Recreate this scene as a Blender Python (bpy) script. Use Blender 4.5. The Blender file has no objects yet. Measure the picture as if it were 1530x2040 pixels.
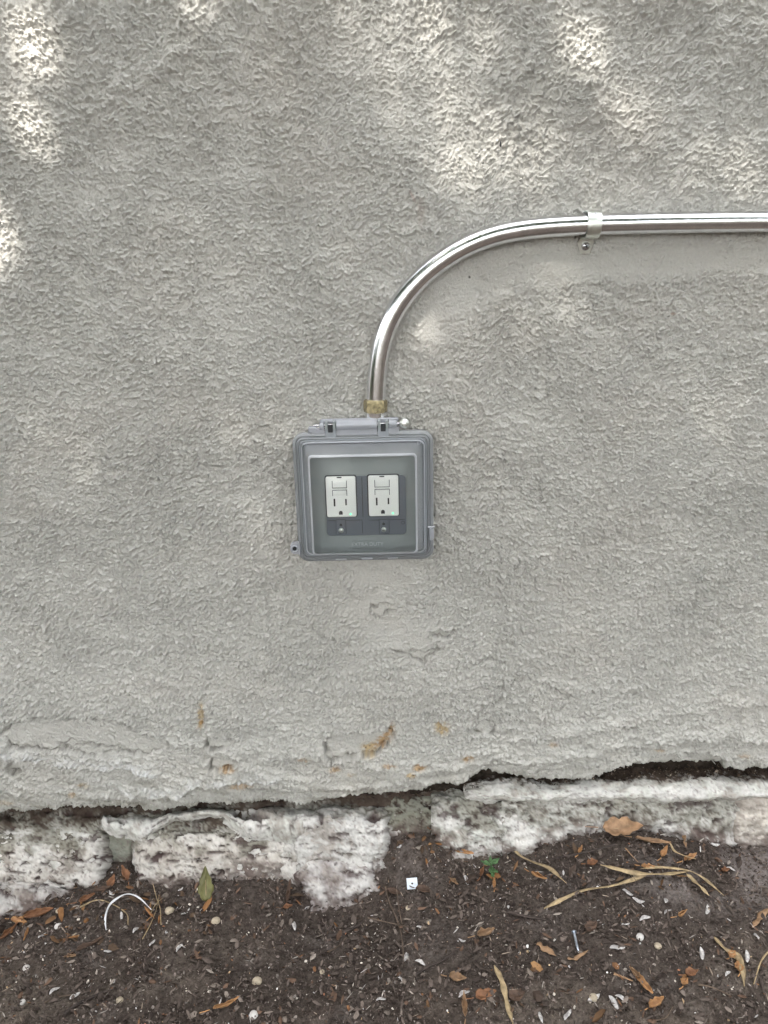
import bpy, bmesh, math, random
import numpy as np
from mathutils import Vector, Matrix

random.seed(7)
rng = np.random.default_rng(7)
R = math.radians
sc = bpy.context.scene

# ------------------------------------------------------------------ camera
CAM = np.array([0.0, -0.877, 0.716]); PITCH = R(17.0); F = 1541.0
cd = bpy.data.cameras.new('camera'); cam = bpy.data.objects.new('camera', cd)
sc.collection.objects.link(cam); sc.camera = cam
cam.location = CAM; cam.rotation_euler = (math.pi/2 - PITCH, 0, 0)
cd.sensor_fit = 'VERTICAL'; cd.sensor_height = 24.0; cd.lens = 24.0*F/2040.0
cd.clip_start = 0.01; cd.clip_end = 500.0

# ------------------------------------------------------------------ light
SUN_EL, SUN_AZ = R(50.0), R(24.0)          # azimuth: degrees to the left of straight out from the wall
S = np.array([-math.sin(SUN_AZ)*math.cos(SUN_EL), -math.cos(SUN_AZ)*math.cos(SUN_EL), math.sin(SUN_EL)])
sl = bpy.data.lights.new('sun', 'SUN'); sl.energy = 2.0; sl.angle = R(0.53); sl.color = (1.0, 0.95, 0.88)
so = bpy.data.objects.new('sun', sl); sc.collection.objects.link(so)
so.rotation_euler = Vector((S[0], S[1], S[2])).to_track_quat('Z', 'Y').to_euler()
w = bpy.data.worlds.new('World'); sc.world = w; w.use_nodes = True
wn, wl = w.node_tree.nodes, w.node_tree.links
bg = wn['Background']; bg.inputs['Strength'].default_value = 0.15
sky = wn.new('ShaderNodeTexSky'); sky.sky_type = 'NISHITA'; sky.sun_disc = False
sky.sun_elevation = SUN_EL
sky.sun_rotation = math.atan2(S[0], S[1])      # clockwise from +Y
sky.dust_density = 2.5; sky.air_density = 1.0
hs = wn.new('ShaderNodeHueSaturation'); hs.inputs['Saturation'].default_value = 0.14
wl.new(sky.outputs[0], hs.inputs['Color']); wl.new(hs.outputs[0], bg.inputs['Color'])
vs = sc.view_settings; vs.view_transform = 'Standard'; vs.look = 'None'; vs.gamma = 1.0; vs.use_curve_mapping = False
vs.exposure = 3.05
sc.cycles.max_bounces = 8; sc.cycles.transparent_max_bounces = 16
sc.cycles.use_denoising = True
sc.cycles.sample_clamp_indirect = 6.0

# ------------------------------------------------------------------ helpers
def ray(px, py):
    cx, cy = (px-765.0)/F, (py-1020.0)/F
    c, s = math.cos(PITCH), math.sin(PITCH)
    return np.array([cx, c - cy*s, -s - cy*c])
def P(px, py, prot=0.0):
    """pixel of the photograph -> point on the plane standing `prot` metres in front of the wall"""
    d = ray(px, py); t = (-prot - CAM[1])/d[1]
    return CAM + t*d
def topx(X, Y, Z):
    """point -> photograph pixel (vectorised); used to lay out stains and dapples"""
    c, s = math.cos(PITCH), math.sin(PITCH)
    y = Y-CAM[1]; z = Z-CAM[2]
    f = c*y - s*z; u = s*y + c*z
    return 765+F*(X-CAM[0])/f, 1020-F*u/f

def tag(o, label=None, cat=None, group=None, kind=None):
    if label: o['label'] = label
    if cat: o['category'] = cat
    if group: o['group'] = group
    if kind: o['kind'] = kind
    return o
def link(o, parent=None):
    sc.collection.objects.link(o)
    if parent: o.parent = parent
    return o
def empty(name, loc=(0, 0, 0), rot=(0, 0, 0)):
    o = bpy.data.objects.new(name, None); o.location = loc; o.rotation_euler = rot
    o.empty_display_size = 0.02
    return link(o)
def np_mesh(name, V, Fc, mat=None, col=None, smooth=True, parent=None, loc=None):
    V = np.asarray(V, dtype=np.float32); Fc = np.asarray(Fc, dtype=np.int32)
    k = Fc.shape[1]; me = bpy.data.meshes.new(name)
    me.vertices.add(len(V)); me.vertices.foreach_set('co', V.ravel())
    me.loops.add(Fc.size); me.loops.foreach_set('vertex_index', Fc.ravel())
    me.polygons.add(len(Fc)); me.polygons.foreach_set('loop_start', np.arange(0, Fc.size, k, dtype=np.int32))
    me.polygons.foreach_set('use_smooth', np.full(len(Fc), smooth))
    me.update(calc_edges=True)
    if col is not None:
        a = me.attributes.new('Col', 'FLOAT_COLOR', 'POINT')
        c4 = np.ones((len(V), 4), dtype=np.float32); c4[:, :3] = col
        a.data.foreach_set('color', c4.ravel())
    if mat: me.materials.append(mat)
    o = bpy.data.objects.new(name, me)
    if loc is not None: o.location = loc
    return link(o, parent)
def bm_obj(name, bm, mat, parent=None, smooth=False, loc=None, auto=None):
    me = bpy.data.meshes.new(name)
    bmesh.ops.recalc_face_normals(bm, faces=bm.faces)
    bm.to_mesh(me); bm.free()
    me.materials.append(mat)
    for p in me.polygons: p.use_smooth = smooth
    if auto is not None:
        me.set_sharp_from_angle(angle=R(auto))
    o = bpy.data.objects.new(name, me)
    if loc is not None: o.location = loc
    return link(o, parent)

# ---- noise
_PT = {}
def perlin(x, y, seed=0):
    if seed not in _PT:
        ang = np.random.default_rng(1000+seed).random(256*256, dtype=np.float32)*2*np.pi
        _PT.clear() if len(_PT) > 40 else None
        _PT[seed] = (np.cos(ang), np.sin(ang))
    gx, gy = _PT[seed]
    x, y = np.broadcast_arrays(np.asarray(x, dtype=np.float32), np.asarray(y, dtype=np.float32))
    fx_, fy_ = np.floor(x), np.floor(y); xi = fx_.astype(np.int32) & 255; yi = fy_.astype(np.int32) & 255
    xf = x-fx_; yf = y-fy_; x1 = (xi+1) & 255; y1 = (yi+1) & 255
    u = xf*xf*xf*(xf*(xf*6-15)+10); v = yf*yf*yf*(yf*(yf*6-15)+10)
    a = xi*256; b = x1*256
    k = a+yi; n00 = gx[k]*xf+gy[k]*yf
    k = b+yi; n10 = gx[k]*(xf-1)+gy[k]*yf
    k = a+y1; n01 = gx[k]*xf+gy[k]*(yf-1)
    k = b+y1; n11 = gx[k]*(xf-1)+gy[k]*(yf-1)
    n0 = n00+(n10-n00)*u; n1 = n01+(n11-n01)*u
    return (n0+(n1-n0)*v)*np.float32(1.5)
def fbm(x, y, seed=0, o=4, g=0.5):
    a, t, f = 1.0, 0.0, 1.0
    for i in range(o):
        t = t + a*perlin(x*f+17.3*i, y*f-9.1*i, seed+i*7); a *= g; f *= 2.03
    return t
def pellets(x, y, seed=0, rmin=0.25, rmax=0.75):
    """round grains: 0 between them, up to 1 on top"""
    r = np.random.default_rng(2000+seed); N = 512
    jx, jy, jr = (r.random((N, N)) for _ in range(3))
    xi = np.floor(x).astype(np.int64); yi = np.floor(y).astype(np.int64); best = np.zeros_like(x)
    for i in (-1, 0, 1):
        for j in (-1, 0, 1):
            a, b = (xi+i) % N, (yi+j) % N
            dx = xi+i+jx[a, b]-x; dy = yi+j+jy[a, b]-y
            rr = rmin+(rmax-rmin)*jr[a, b]
            h = np.clip(1-(dx*dx+dy*dy)/(rr*rr), 0, 1)
            best = np.maximum(best, h*(0.4+0.6*jr[a, b]))
    return best
def ss(a, b, x):
    t = np.clip((x-a)/(b-a), 0, 1); return t*t*(3-2*t)
def mixc(c, new, m):
    return c*(1-m[..., None]) + np.asarray(new)*m[..., None]
def spaced(lo, hi, step, outer_lo, outer_hi, grow=1.12):
    a = list(np.arange(lo, hi+step/2, step)); s = step; x = a[-1]
    while x < outer_hi: s *= grow; x += s; a.append(x)
    s = step; x = lo; b = []
    while x > outer_lo: s *= grow; x -= s; b.append(x)
    return np.array(b[::-1]+a)
def grid_faces(nr, nc):
    i = np.arange(nr*nc).reshape(nr, nc)
    return np.stack([i[:-1, :-1], i[:-1, 1:], i[1:, 1:], i[1:, :-1]], -1).reshape(-1, 4)
def polydist(x, z, poly):
    """signed distance to a polygon, inside positive"""
    d2 = np.full(x.shape, 1e9); inside = np.zeros(x.shape, bool); n = len(poly)
    for i in range(n):
        (x0, z0), (x1, z1) = poly[i], poly[(i+1) % n]
        ex, ez = x1-x0, z1-z0
        t = np.clip(((x-x0)*ex+(z-z0)*ez)/(ex*ex+ez*ez+1e-12), 0, 1)
        d2 = np.minimum(d2, (x-x0-t*ex)**2+(z-z0-t*ez)**2)
        cr = ((z0 > z) != (z1 > z))
        with np.errstate(divide='ignore', invalid='ignore'):
            xx = x0+(z-z0)*ex/(ez if ez != 0 else 1e-12)
        inside ^= cr & (x < xx)
    d = np.sqrt(d2); return np.where(inside, d, -d)

# ---- materials
def mat(name, color=(0.5, 0.5, 0.5), rough=0.8, metal=0.0, attr=None, spec=0.3, bumps=(), mottle=None, **kw):
    m = bpy.data.materials.new(name); m.use_nodes = True; n, l = m.node_tree.nodes, m.node_tree.links
    b = n['Principled BSDF']; b.inputs['Roughness'].default_value = rough; b.inputs['Metallic'].default_value = metal
    b.inputs['Specular IOR Level'].default_value = spec
    for k, v in kw.items(): b.inputs[k.replace('_', ' ')].default_value = v
    tc = n.new('ShaderNodeTexCoord'); src = None
    if attr:
        a = n.new('ShaderNodeAttribute'); a.attribute_name = attr; src = a.outputs['Color']
    if mottle:                                # (scale, amount)
        t = n.new('ShaderNodeTexNoise'); t.inputs['Scale'].default_value = mottle[0]; t.inputs['Detail'].default_value = 6
        l.new(tc.outputs['Object'], t.inputs['Vector'])
        mr = n.new('ShaderNodeMapRange'); mr.inputs['From Min'].default_value = 0.3; mr.inputs['From Max'].default_value = 0.7
        mr.inputs['To Min'].default_value = 1-mottle[1]; mr.inputs['To Max'].default_value = 1+mottle[1]
        l.new(t.outputs[0], mr.inputs[0])
        vm = n.new('ShaderNodeVectorMath'); vm.operation = 'SCALE'
        if src: l.new(src, vm.inputs[0])
        else: vm.inputs[0].default_value = color[:3]
        l.new(mr.outputs[0], vm.inputs['Scale']); src = vm.outputs[0]
    if src: l.new(src, b.inputs['Base Color'])
    else: b.inputs['Base Color'].default_value = (*color[:3], 1)
    prev = None
    for sc_, dist, stren in bumps:
        t = n.new('ShaderNodeTexNoise'); t.inputs['Scale'].default_value = sc_; t.inputs['Detail'].default_value = 4
        l.new(tc.outputs['Object'], t.inputs['Vector'])
        bp = n.new('ShaderNodeBump'); bp.inputs['Distance'].default_value = dist; bp.inputs['Strength'].default_value = stren
        l.new(t.outputs[0], bp.inputs['Height'])
        if prev: l.new(prev.outputs[0], bp.inputs['Normal'])
        prev = bp
    if prev: l.new(prev.outputs[0], b.inputs['Normal'])
    return m

M_stucco = mat('painted_stucco', attr='Col', rough=0.42, spec=0.5, bumps=((380, 0.0020, 0.9), (900, 0.0008, 0.8)), mottle=(350, 0.05))
M_stone = mat('limestone', attr='Col', rough=0.92, spec=0.15, bumps=((200, 0.0016, 0.7), (700, 0.0007, 0.6)), mottle=(260, 0.12))
M_soil = mat('soil', attr='Col', rough=0.95, spec=0.15, bumps=((500, 0.002, 1.0), (1500, 0.0008, 0.8)), mottle=(300, 0.35))
M_crumb = mat('organic_crumb', attr='Col', rough=0.85, spec=0.2)
M_grit = mat('pale_grit', attr='Col', rough=0.6, spec=0.4)
M_back = mat('dark_earth', (0.035, 0.028, 0.022), rough=1.0, spec=0.1, bumps=((200, 0.004, 1.0),), mottle=(120, 0.5))

# ------------------------------------------------------------------ ground height
ctrl_px = [(-260,1880,.09),(-60,1850,.082),(0,1838,.077),(140,1798,.066),(205,1752,.045),(265,1748,.036),(340,1785,.056),(450,1755,.048),(560,1757,.048),
  (650,1832,.08),(715,1824,.08),(755,1768,.056),(778,1668,.012),(830,1655,.008),(868,1672,.014),(915,1706,.030),(960,1708,.032),(1040,1712,.034),(1090,1682,.027),(1140,1660,.020),(1200,1652,.018),(1260,1642,.016),(1330,1662,.022),
  (1400,1668,.025),(1470,1692,.034),(1530,1690,.036),(1700,1700,.04)]
GC = [P(*c) for c in ctrl_px]
GC += [np.array([x, -0.30, -0.028-0.02*x*-0.5]) for x in np.linspace(-0.8, 0.8, 7)]
GC += [np.array([x, -0.8, -0.03]) for x in np.linspace(-1.2, 1.2, 5)] + [np.array([x, -3.0, -0.03]) for x in (-3, 0, 3)]
GC = np.array(GC)
def gbase(x, y):
    x = np.asarray(x, float); y = np.asarray(y, float); num = 0; den = 0
    for c in GC:
        wgt = 1.0/((x-c[0])**2+(y-c[1])**2+0.0009)**1.6
        num = num+wgt*c[2]; den = den+wgt
    return num/den
def ground_z(x, y):
    x = np.asarray(x, float); y = np.asarray(y, float)
    near = np.exp(-((x/1.5)**2+(y/1.2)**2))
    return gbase(x, y) + near*(0.0045*fbm(x/0.07, y/0.07, 31, 3) + 0.0026*fbm(x/0.018, y/0.018, 33, 4, 0.65))
def G(px, py, up=0.0):
    """pixel -> point on the ground"""
    d = ray(px, py); t = (0.0-CAM[2])/d[2]
    for _ in range(14):
        p = CAM+t*d; z = float(ground_z(p[0], p[1])); t += (z-p[2])/d[2]*0.8
    p = CAM+t*d; p[2] += up; return p

gx = spaced(-0.56, 0.56, 0.0026, -45, 45, 1.10); gy = spaced(-0.36, 0.02, 0.0026, -60, 0.03, 1.10)
gy = gy[gy <= 0.03]
X, Y = np.meshgrid(gx, gy); Z = ground_z(X, Y)
n1 = fbm(X/0.09, Y/0.09, 41, 4); n2 = fbm(X/0.012, Y/0.012, 43, 4, 0.7)
col = np.ones(X.shape+(3,))*np.array([0.088, 0.071, 0.060])
col = mixc(col, (0.130, 0.110, 0.098), ss(0.1, 0.7, n1)*0.8)
col = mixc(col, (0.052, 0.038, 0.033), ss(0.0, 0.6, n2)*0.7)
PX, PY = topx(X, Y, Z)
col = mixc(col, (0.185, 0.152, 0.125), ss(.15, .8, fbm(X/.16, Y/.10, 47, 3)+.8*ss(1850, 2040, PY)-.3)*.55)
dusty = ss(0, 1, np.exp(-(((PX-1440)/150)**2+((PY-1745)/60)**2))*1.5) * ss(-0.2, 0.3, n1+0.3)
col = mixc(col, (0.26, 0.225, 0.21), dusty*0.75)
dusty2 = np.exp(-(((PX-20)/120)**2+((PY-2010)/90)**2))
col = mixc(col, (0.17, 0.14, 0.115), dusty2*0.8)
g = np_mesh('ground', np.stack([X, Y, Z], -1).reshape(-1, 3), grid_faces(*X.shape), M_soil, col.reshape(-1, 3))
tag(g, 'dark brown soil bed along the foot of the wall', kind='structure')

# ------------------------------------------------------------------ stucco wall
E_px = [(-500,1625),(-200,1622),(-60,1616),(0,1617),(27,1610),(60,1617),(90,1610),(133,1606),(200,1604),(267,1605),(290,1611),(313,1613),(345,1609),(400,1602),(455,1600),
 (510,1598),(570,1593),(590,1597),(617,1598),(663,1588),(700,1586),(750,1581),(800,1577),(847,1572),(860,1563),(873,1558),(890,1560),(913,1566),(930,1560),(949,1543),
 (963,1537),(978,1536),(1011,1547),(1065,1553),(1110,1555),(1163,1553),(1205,1544),(1250,1532),(1312,1529),(1394,1525),(1427,1528),(1456,1534),
 (1489,1534),(1530,1531),(1600,1530),(1800,1540),(2200,1540)]
FL = 0.010
E3 = np.array([P(a, b, FL) for a, b in E_px])
def Ez(x):
    return np.interp(x, E3[:, 0], E3[:, 2]) + 0.0030*fbm(x/0.014, x*0+3.3, 51, 5, 0.65)
wx = spaced(-0.545, 0.545, 0.00108, -4.5, 4.5, 1.07)
wt = spaced(0.0, 0.92, 0.00108, 0.0, 3.4, 1.07)
X, T = np.meshgrid(wx, wt)
Zw = Ez(X)+T
Zw[wt > 1.2] = (Ez(np.array([0.0]))[0]+T)[wt > 1.2]
PX, PY = topx(X, np.zeros_like(X), Zw)
# stroke coordinates: the trowel moved in shallow bowls below the box, in loose arcs at the upper left
xq, zq = X, Zw
low = ss(0.62, 0.30, zq)
v = zq - 0.42*(xq-0.05)**2*low + 0.10*xq*(1-low) + 0.012*fbm(xq/0.22, zq/0.22, 61, 2)
u = xq + 0.012*fbm(xq/0.22, zq/0.22, 63, 2)
an = 1.0/(1.0+0.30*low)
wob = 0.0; wob2 = 0.0
uu, vv = (u+wob)*an, v+wob2
# coverage: rough or smoother areas
cover = 0.5+0.5*fbm(xq/0.11, zq/0.07, 71, 3)
smooth_patch = np.zeros_like(X)
def blob(px, py, rx, ry, rot=0.0, a=1.0, soft=2.0):
    c, s = math.cos(R(rot)), math.sin(R(rot)); dx, dy = PX-px, PY-py
    q = ((dx*c+dy*s)/rx)**2+((-dx*s+dy*c)/ry)**2
    return a*np.exp(-q**soft)
wig = 1+0.0*X
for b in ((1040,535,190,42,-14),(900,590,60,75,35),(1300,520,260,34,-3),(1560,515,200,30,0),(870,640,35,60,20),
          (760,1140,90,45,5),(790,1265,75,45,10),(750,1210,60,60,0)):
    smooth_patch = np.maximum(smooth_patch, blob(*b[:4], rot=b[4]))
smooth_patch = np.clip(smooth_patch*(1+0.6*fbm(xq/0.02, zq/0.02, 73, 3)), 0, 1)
smooth2 = np.clip(blob(480,330,40,120,-10,0.6)+blob(820,160,160,120,20,0.45)+blob(430,340,110,30,0,.4), 0, 1)
p1 = pellets(uu/0.0034, vv/0.0032, 1, 0.26, 0.60)
p2 = pellets(uu/0.0024+9, vv/0.0024, 2, 0.35, 0.72)
nn = fbm(uu/0.010, vv/0.008, 75, 4, 0.65)
amp = (0.55+0.65*cover)*(1-0.93*smooth_patch)*(1-0.6*smooth2)
amp *= 1+0.25*ss(700, 1100, PY)-0.35*ss(1400, 1520, PY)
h = amp*(0.0050*p1**.8*ss(-0.55, 0.15, nn) + 0.0019*p2 + 0.0006*nn)
h += (0.0001+0.00018*smooth_patch)*fbm(xq/0.004, zq/0.004, 77, 2)
h += 0.0012*fbm(xq/0.05, vv/0.03, 79, 3)+0.0035*perlin(xq/0.35, zq/0.25, 81)
h += 0.0018*blob(250,170,170,26,-30)*(1+fbm(xq/.02, zq/.008, 82, 2)) + 0.0015*blob(330,130,120,14,-35)
# ---- lower part: ledges left by layers of render, flaked patches, folds
lowm = ss(1330, 1480, PY)
h += lowm*0.0014*fbm(xq/0.06, v/0.012, 83, 4, 0.6)+lowm*0.0008*fbm(xq/0.012, v/0.005, 84, 3, 0.6)
h += FL*ss(1250, 1560, PY)**1.5*0.9
lit_ridge = np.zeros_like(X)
def ledge(pts, A=0.004, L=26.0, fade=60.0, down=5.0, wht=0.0):
    global h, lit_ridge
    xs = np.array([p[0] for p in pts]); ys = np.array([p[1] for p in pts])
    yl = np.interp(PX, xs, ys)+8*fbm(PX/55, PX*0+ys[0], int(ys[0]) % 97, 5, .6)
    A = A*1.8; s = yl-PY                                    # >0 above the lip
    env = ss(xs[0]-fade, xs[0]+fade, PX)*ss(xs[-1]+fade, xs[-1]-fade, PX)
    prof = np.where(s > 0, np.exp(-np.clip(s, 0, None)/L), np.clip(1+s/down, 0, 1))
    prof = prof*(0.35+0.65*ss(-.45, .25, fbm(PX/70+3, PY/30, 130+int(ys[-1]) % 89, 3)))
    h += A*env*prof
    if wht: lit_ridge = np.maximum(lit_ridge, wht*env*np.where(s > 0, np.exp(-(s/(L*.6))**2), 0))
ledge([(-80,1492),(0,1494),(60,1500),(115,1503)], .004, 22, 40, wht=.8)
ledge([(118,1512),(160,1518),(230,1522),(320,1530)], .0055, 20, 20, wht=1)
ledge([(250,1562),(290,1572),(320,1578),(360,1568),(400,1556),(470,1548),(560,1545)], .006, 18, 25, wht=.9)
ledge([(560,1560),(640,1563),(720,1560),(830,1548),(900,1556)], .003, 22, 60)
ledge([(330,1488),(420,1494),(500,1500),(600,1512)], .0025, 25, 60)
ledge([(880,1520),(960,1512),(1040,1516),(1120,1508),(1200,1490),(1300,1478),(1420,1470),(1600,1475)], .0045, 26, 50)
ledge([(1000,1470),(1100,1462),(1200,1450),(1330,1420),(1450,1405),(1600,1400)], .003, 30, 80)
ledge([(640,1380),(760,1385),(900,1378),(980,1365),(1080,1362),(1160,1385),(1270,1372),(1400,1350)], .0016, 25, 60)
ledge([(600,1500),(700,1515),(800,1530),(900,1535)], .003, 20, 60)
ledge([(0,1560),(60,1572),(140,1580),(220,1583),(300,1588)], .0025, 20, 60)
dirt_m = np.zeros_like(X)
def flake(pts, depth=0.002, k2=2.3, jag=5.0, seed=0, soft=1.6, clean=0.7):
    global h, h_f
    m = (PX > min(p[0] for p in pts)-25) & (PX < max(p[0] for p in pts)+25) & (PY > min(p[1] for p in pts)-25) & (PY < max(p[1] for p in pts)+25)
    d = polydist(PX[m]+jag*fbm(PX[m]/14, PY[m]/14, 200+seed, 3), PY[m]+jag*fbm(PX[m]/14, PY[m]/14, 300+seed, 3), pts)
    k = ss(-soft*0.5, soft*0.5, d)
    hm = h[m]; base = np.median(hm[k > 0.5]) if (k > .5).any() else 0
    gr = ss(-.5, .3, perlin(PX[m]/16, PY[m]/16, 460+seed)); h[m] = hm*(1-k*clean)+k*clean*(base) - depth*k2*k + 0.0012*np.exp(-(d/6)**2)*(d < 0) - 0.005*gr*np.exp(-((d-1.5)/2.2)**2); dirt_m[m] = np.maximum(dirt_m[m], .55*gr*np.exp(-((d-1.0)/1.6)**2))
    return m, k
flakes = [
 ([(645,1480),(650,1468),(668,1456),(700,1455),(740,1458),(775,1450),(788,1455),(775,1478),(745,1500),(690,1503),(655,1512)], .0032),
 ([(120,1478),(140,1468),(170,1470),(190,1480),(240,1478),(270,1490),(230,1492),(190,1500),(140,1488)], .0028),
 ([(5,1455),(30,1432),(90,1425),(150,1428),(200,1426),(250,1436),(275,1455),(330,1462),(350,1480),(300,1495),(180,1478),(110,1490),(30,1480)], .0012),
 ([(408,1468),(430,1462),(470,1468),(465,1482),(430,1488),(410,1480)], .003),
 ([(16,1520),(30,1510),(50,1512),(52,1526),(38,1534),(20,1530)], .0035),
 ([(425,1500),(455,1498),(478,1506),(470,1520),(445,1525),(420,1525)], .0018),
 ([(735,1208),(760,1200),(800,1206),(790,1216),(762,1222),(748,1232)], .0010),
 ([(770,1290),(800,1296),(840,1298),(880,1290),(862,1305),(845,1322),(800,1302)], .0012),
 ([(855,1262),(880,1255),(905,1262),(890,1275),(870,1270)], .0012),
 ([(930,1452),(945,1440),(965,1432),(985,1440),(990,1455),(960,1462)], .0015),
 ([(1180,1545),(1215,1528),(1262,1515),(1330,1500),(1400,1496),(1440,1505),(1440,1522),(1300,1530)], .004),
]
for i, (pts, dp) in enumerate(flakes): flake(pts, dp, seed=i)
# hairline cracks
cracks = [[(735,1205),(742,1225),(758,1232),(770,1220)],[(795,1210),(830,1205),(862,1208)],[(885,1290),(860,1300),(845,1318)],[(900,1260),(912,1255),(905,1270)],
 [(985,1370),(1050,1352),(1090,1365),(1130,1390),(1180,1378)],[(1100,1412),(1085,1432),(1092,1448)],[(1000,1360),(1010,1390),(960,1410),(930,1460)],
 [(560,1440),(545,1450)],[(0,1462),(20,1445),(40,1430)],[(620,1250),(640,1268),(700,1288)],[(1180,1300),(1230,1330),(1300,1310)],[(930,1330),(980,1310),(1010,1325)]]
for ci, c in enumerate(cracks):
    m = (PX > min(p[0] for p in c)-12) & (PX < max(p[0] for p in c)+12) & (PY > min(p[1] for p in c)-12) & (PY < max(p[1] for p in c)+12)
    jx = PX[m]+5*fbm(PX[m]/12, PY[m]/12, 400+ci, 3); jy = PY[m]+5*fbm(PX[m]/12, PY[m]/12, 420+ci, 3)
    d = np.full(jx.shape, 99.0)
    for (x0, y0), (x1, y1) in zip(c[:-1], c[1:]):
        ex, ey = x1-x0, y1-y0; t = np.clip(((jx-x0)*ex+(jy-y0)*ey)/(ex*ex+ey*ey), 0, 1)
        d = np.minimum(d, np.hypot(jx-x0-t*ex, jy-y0-t*ey))
    ck = (0.4+0.6*ss(-.4, .2, perlin(PX[m]/9, PY[m]/9, 440+ci)))
    h[m] -= 0.0035*np.exp(-(d/2.2)**2)*ck; dirt_m[m] = np.maximum(dirt_m[m], .40*ck*np.exp(-(d/1.5)**2))
# fine random crazing and small chips low on the wall
rc = fbm(xq/0.030, v/0.018, 141, 5, .62); rmask = ss(1290, 1450, PY)*ss(-.05, .3, fbm(xq/.055, zq/.03, 142, 2))
cz_ = np.exp(-(rc/.022)**2)*rmask; h -= 0.0030*cz_; dirt_m = np.maximum(dirt_m, .5*cz_)
ch_ = ss(.62, .74, fbm(xq/0.016, v/0.009, 143, 3))*ss(1350, 1480, PY); h -= 0.0022*ch_
# colours of the paint and of what shows through it, plus painted light and shade
col = np.ones(X.shape+(3,))*np.array([0.520, 0.508, 0.470])
nl = fbm(xq/0.16, zq/0.12, 91, 4)
col = mixc(col, (0.50, 0.492, 0.455), ss(0, 0.8, nl)*0.6)
col = mixc(col, (0.56, 0.535, 0.49), ss(0, 0.8, -nl)*0.5)
col = mixc(col, (0.36, 0.35, 0.30), np.clip(smooth_patch, 0, 1)*0.22*ss(620, 480, PY))  # soft shadow below the conduit, painted as an olive tint on the smoothed plaster
col = mixc(col, (0.64, 0.64, 0.63), lit_ridge*ss(-.6, .3, fbm(xq/.012, zq/.006, 98, 3)))  # light on the ledges' upper slopes, painted in as a paler colour
grime = ss(1480, 1600, PY)*ss(-0.3, 0.6, fbm(xq/0.05, v/0.01, 93, 4))
col = mixc(col, (0.30, 0.285, 0.235), grime*0.6)
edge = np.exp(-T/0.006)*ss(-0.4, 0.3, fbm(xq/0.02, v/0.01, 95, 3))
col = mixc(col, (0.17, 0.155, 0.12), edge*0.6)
col = mixc(col, (0.13, 0.115, 0.09), dirt_m)
fine = fbm(xq/0.006, zq/0.006, 97, 3, 0.7)
col = mixc(col, (0.56, 0.55, 0.53), ss(0.35, 0.8, fine)*0.3)
OR = np.array([0.44, 0.28, 0.13]); TN = np.array([0.52, 0.40, 0.23])
for i, (px_, py_, rx, ry, rt, a) in enumerate(((735,1490,14,11,0,1),(762,1474,24,8,-40,.9),(780,1450,5,12,10,.8),(880,1447,13,11,0,.95),(931,1504,10,6,0,.9),(836,1519,12,6,0,.9),(818,1533,9,6,0,.9),
    (668,1524,10,5,0,.7),(775,1516,12,3,0,.6),(402,1420,6,22,0,.8),(404,1432,4,4,0,1),(455,1523,15,5,-5,.8),(172,1553,10,5,0,.6),(480,1558,22,5,-5,.6),(1312,1490,9,4,0,.5),(700,1534,10,3,0,.5),
    (605,1503,12,4,0,.5),(152,1570,8,5,0,.5),(10,1588,25,5,0,.4),(1100,1480,10,4,0,.4),(1480,1500,12,4,0,.4))):
    m = np.clip(blob(px_, py_, rx, ry, rt, 1.0, 1.5)*1.6*(0.75+0.9*fbm(xq/0.006, zq/0.005, 500+i, 3)), 0, 1)*a
    cc = OR if i % 3 else TN
    col = mixc(col, cc, m); col = mixc(col, (0.10, 0.055, 0.03), m*ss(0.2, 0.7, fbm(xq/0.0045, zq/0.0045, 540+i, 2))*0.8)
    h -= 0.0012*m*(1+0.6*fbm(xq/0.004, zq/0.004, 560+i, 2))
for (a, b, r_) in ((935,552,2.6),(1146,473,2.4),(1000,1070,1.6),(1355,420,1.6),(830,385,2),(1120,30,1.6),(1432,160,1.6)):
    col = mixc(col, (0.03, 0.025, 0.02), blob(a, b, r_, r_, 0, 1, 2))
col = mixc(col, (0.30, 0.19, 0.14), blob(1341,625,5,3,0,.7)+blob(822,392,3,14,-25,.5)+blob(838,420,8,30,0,.2))
Yw = -h
Zw2 = Zw.copy()
# turn the sheet back at its broken lower edge
rows_b = []
for k, (dy, dz) in enumerate(((0.0245, -0.0006), (0.016, -0.0016), (0.006, -0.0018), (0.0015, -0.0008))):
    rows_b.append((X[0], Yw[0]+dy+0.0008*perlin(X[0]/0.006, X[0]*0+k, 99), Zw[0]+dz))
Xf = np.vstack([np.stack([r[0] for r in rows_b]), X]); Yf = np.vstack([np.stack([r[1] for r in rows_b]), Yw]); Zf = np.vstack([np.stack([r[2] for r in rows_b]), Zw2])
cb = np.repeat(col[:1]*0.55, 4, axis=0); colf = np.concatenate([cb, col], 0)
wall = empty('stucco_wall', (0, 0, 0))
tag(wall, 'pale grey house wall with rough troweled stucco, flaking along its broken lower edge', 'wall')
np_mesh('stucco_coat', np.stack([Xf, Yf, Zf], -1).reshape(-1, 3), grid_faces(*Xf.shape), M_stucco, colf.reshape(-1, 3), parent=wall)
bm = bmesh.new()
vsx = [(-4.5, .022, -.3), (4.5, .022, -.3), (4.5, .022, 3.3), (-4.5, .022, 3.3), (-4.5, .25, -.3), (4.5, .25, -.3), (4.5, .25, 3.3), (-4.5, .25, 3.3)]
vv_ = [bm.verts.new(c) for c in vsx]
for f in ((0,1,2,3),(4,7,6,5),(0,4,5,1),(3,2,6,7),(0,3,7,4),(1,5,6,2)): bm.faces.new([vv_[i] for i in f])
bm_obj('wall_core', bm, M_back, wall)

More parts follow.
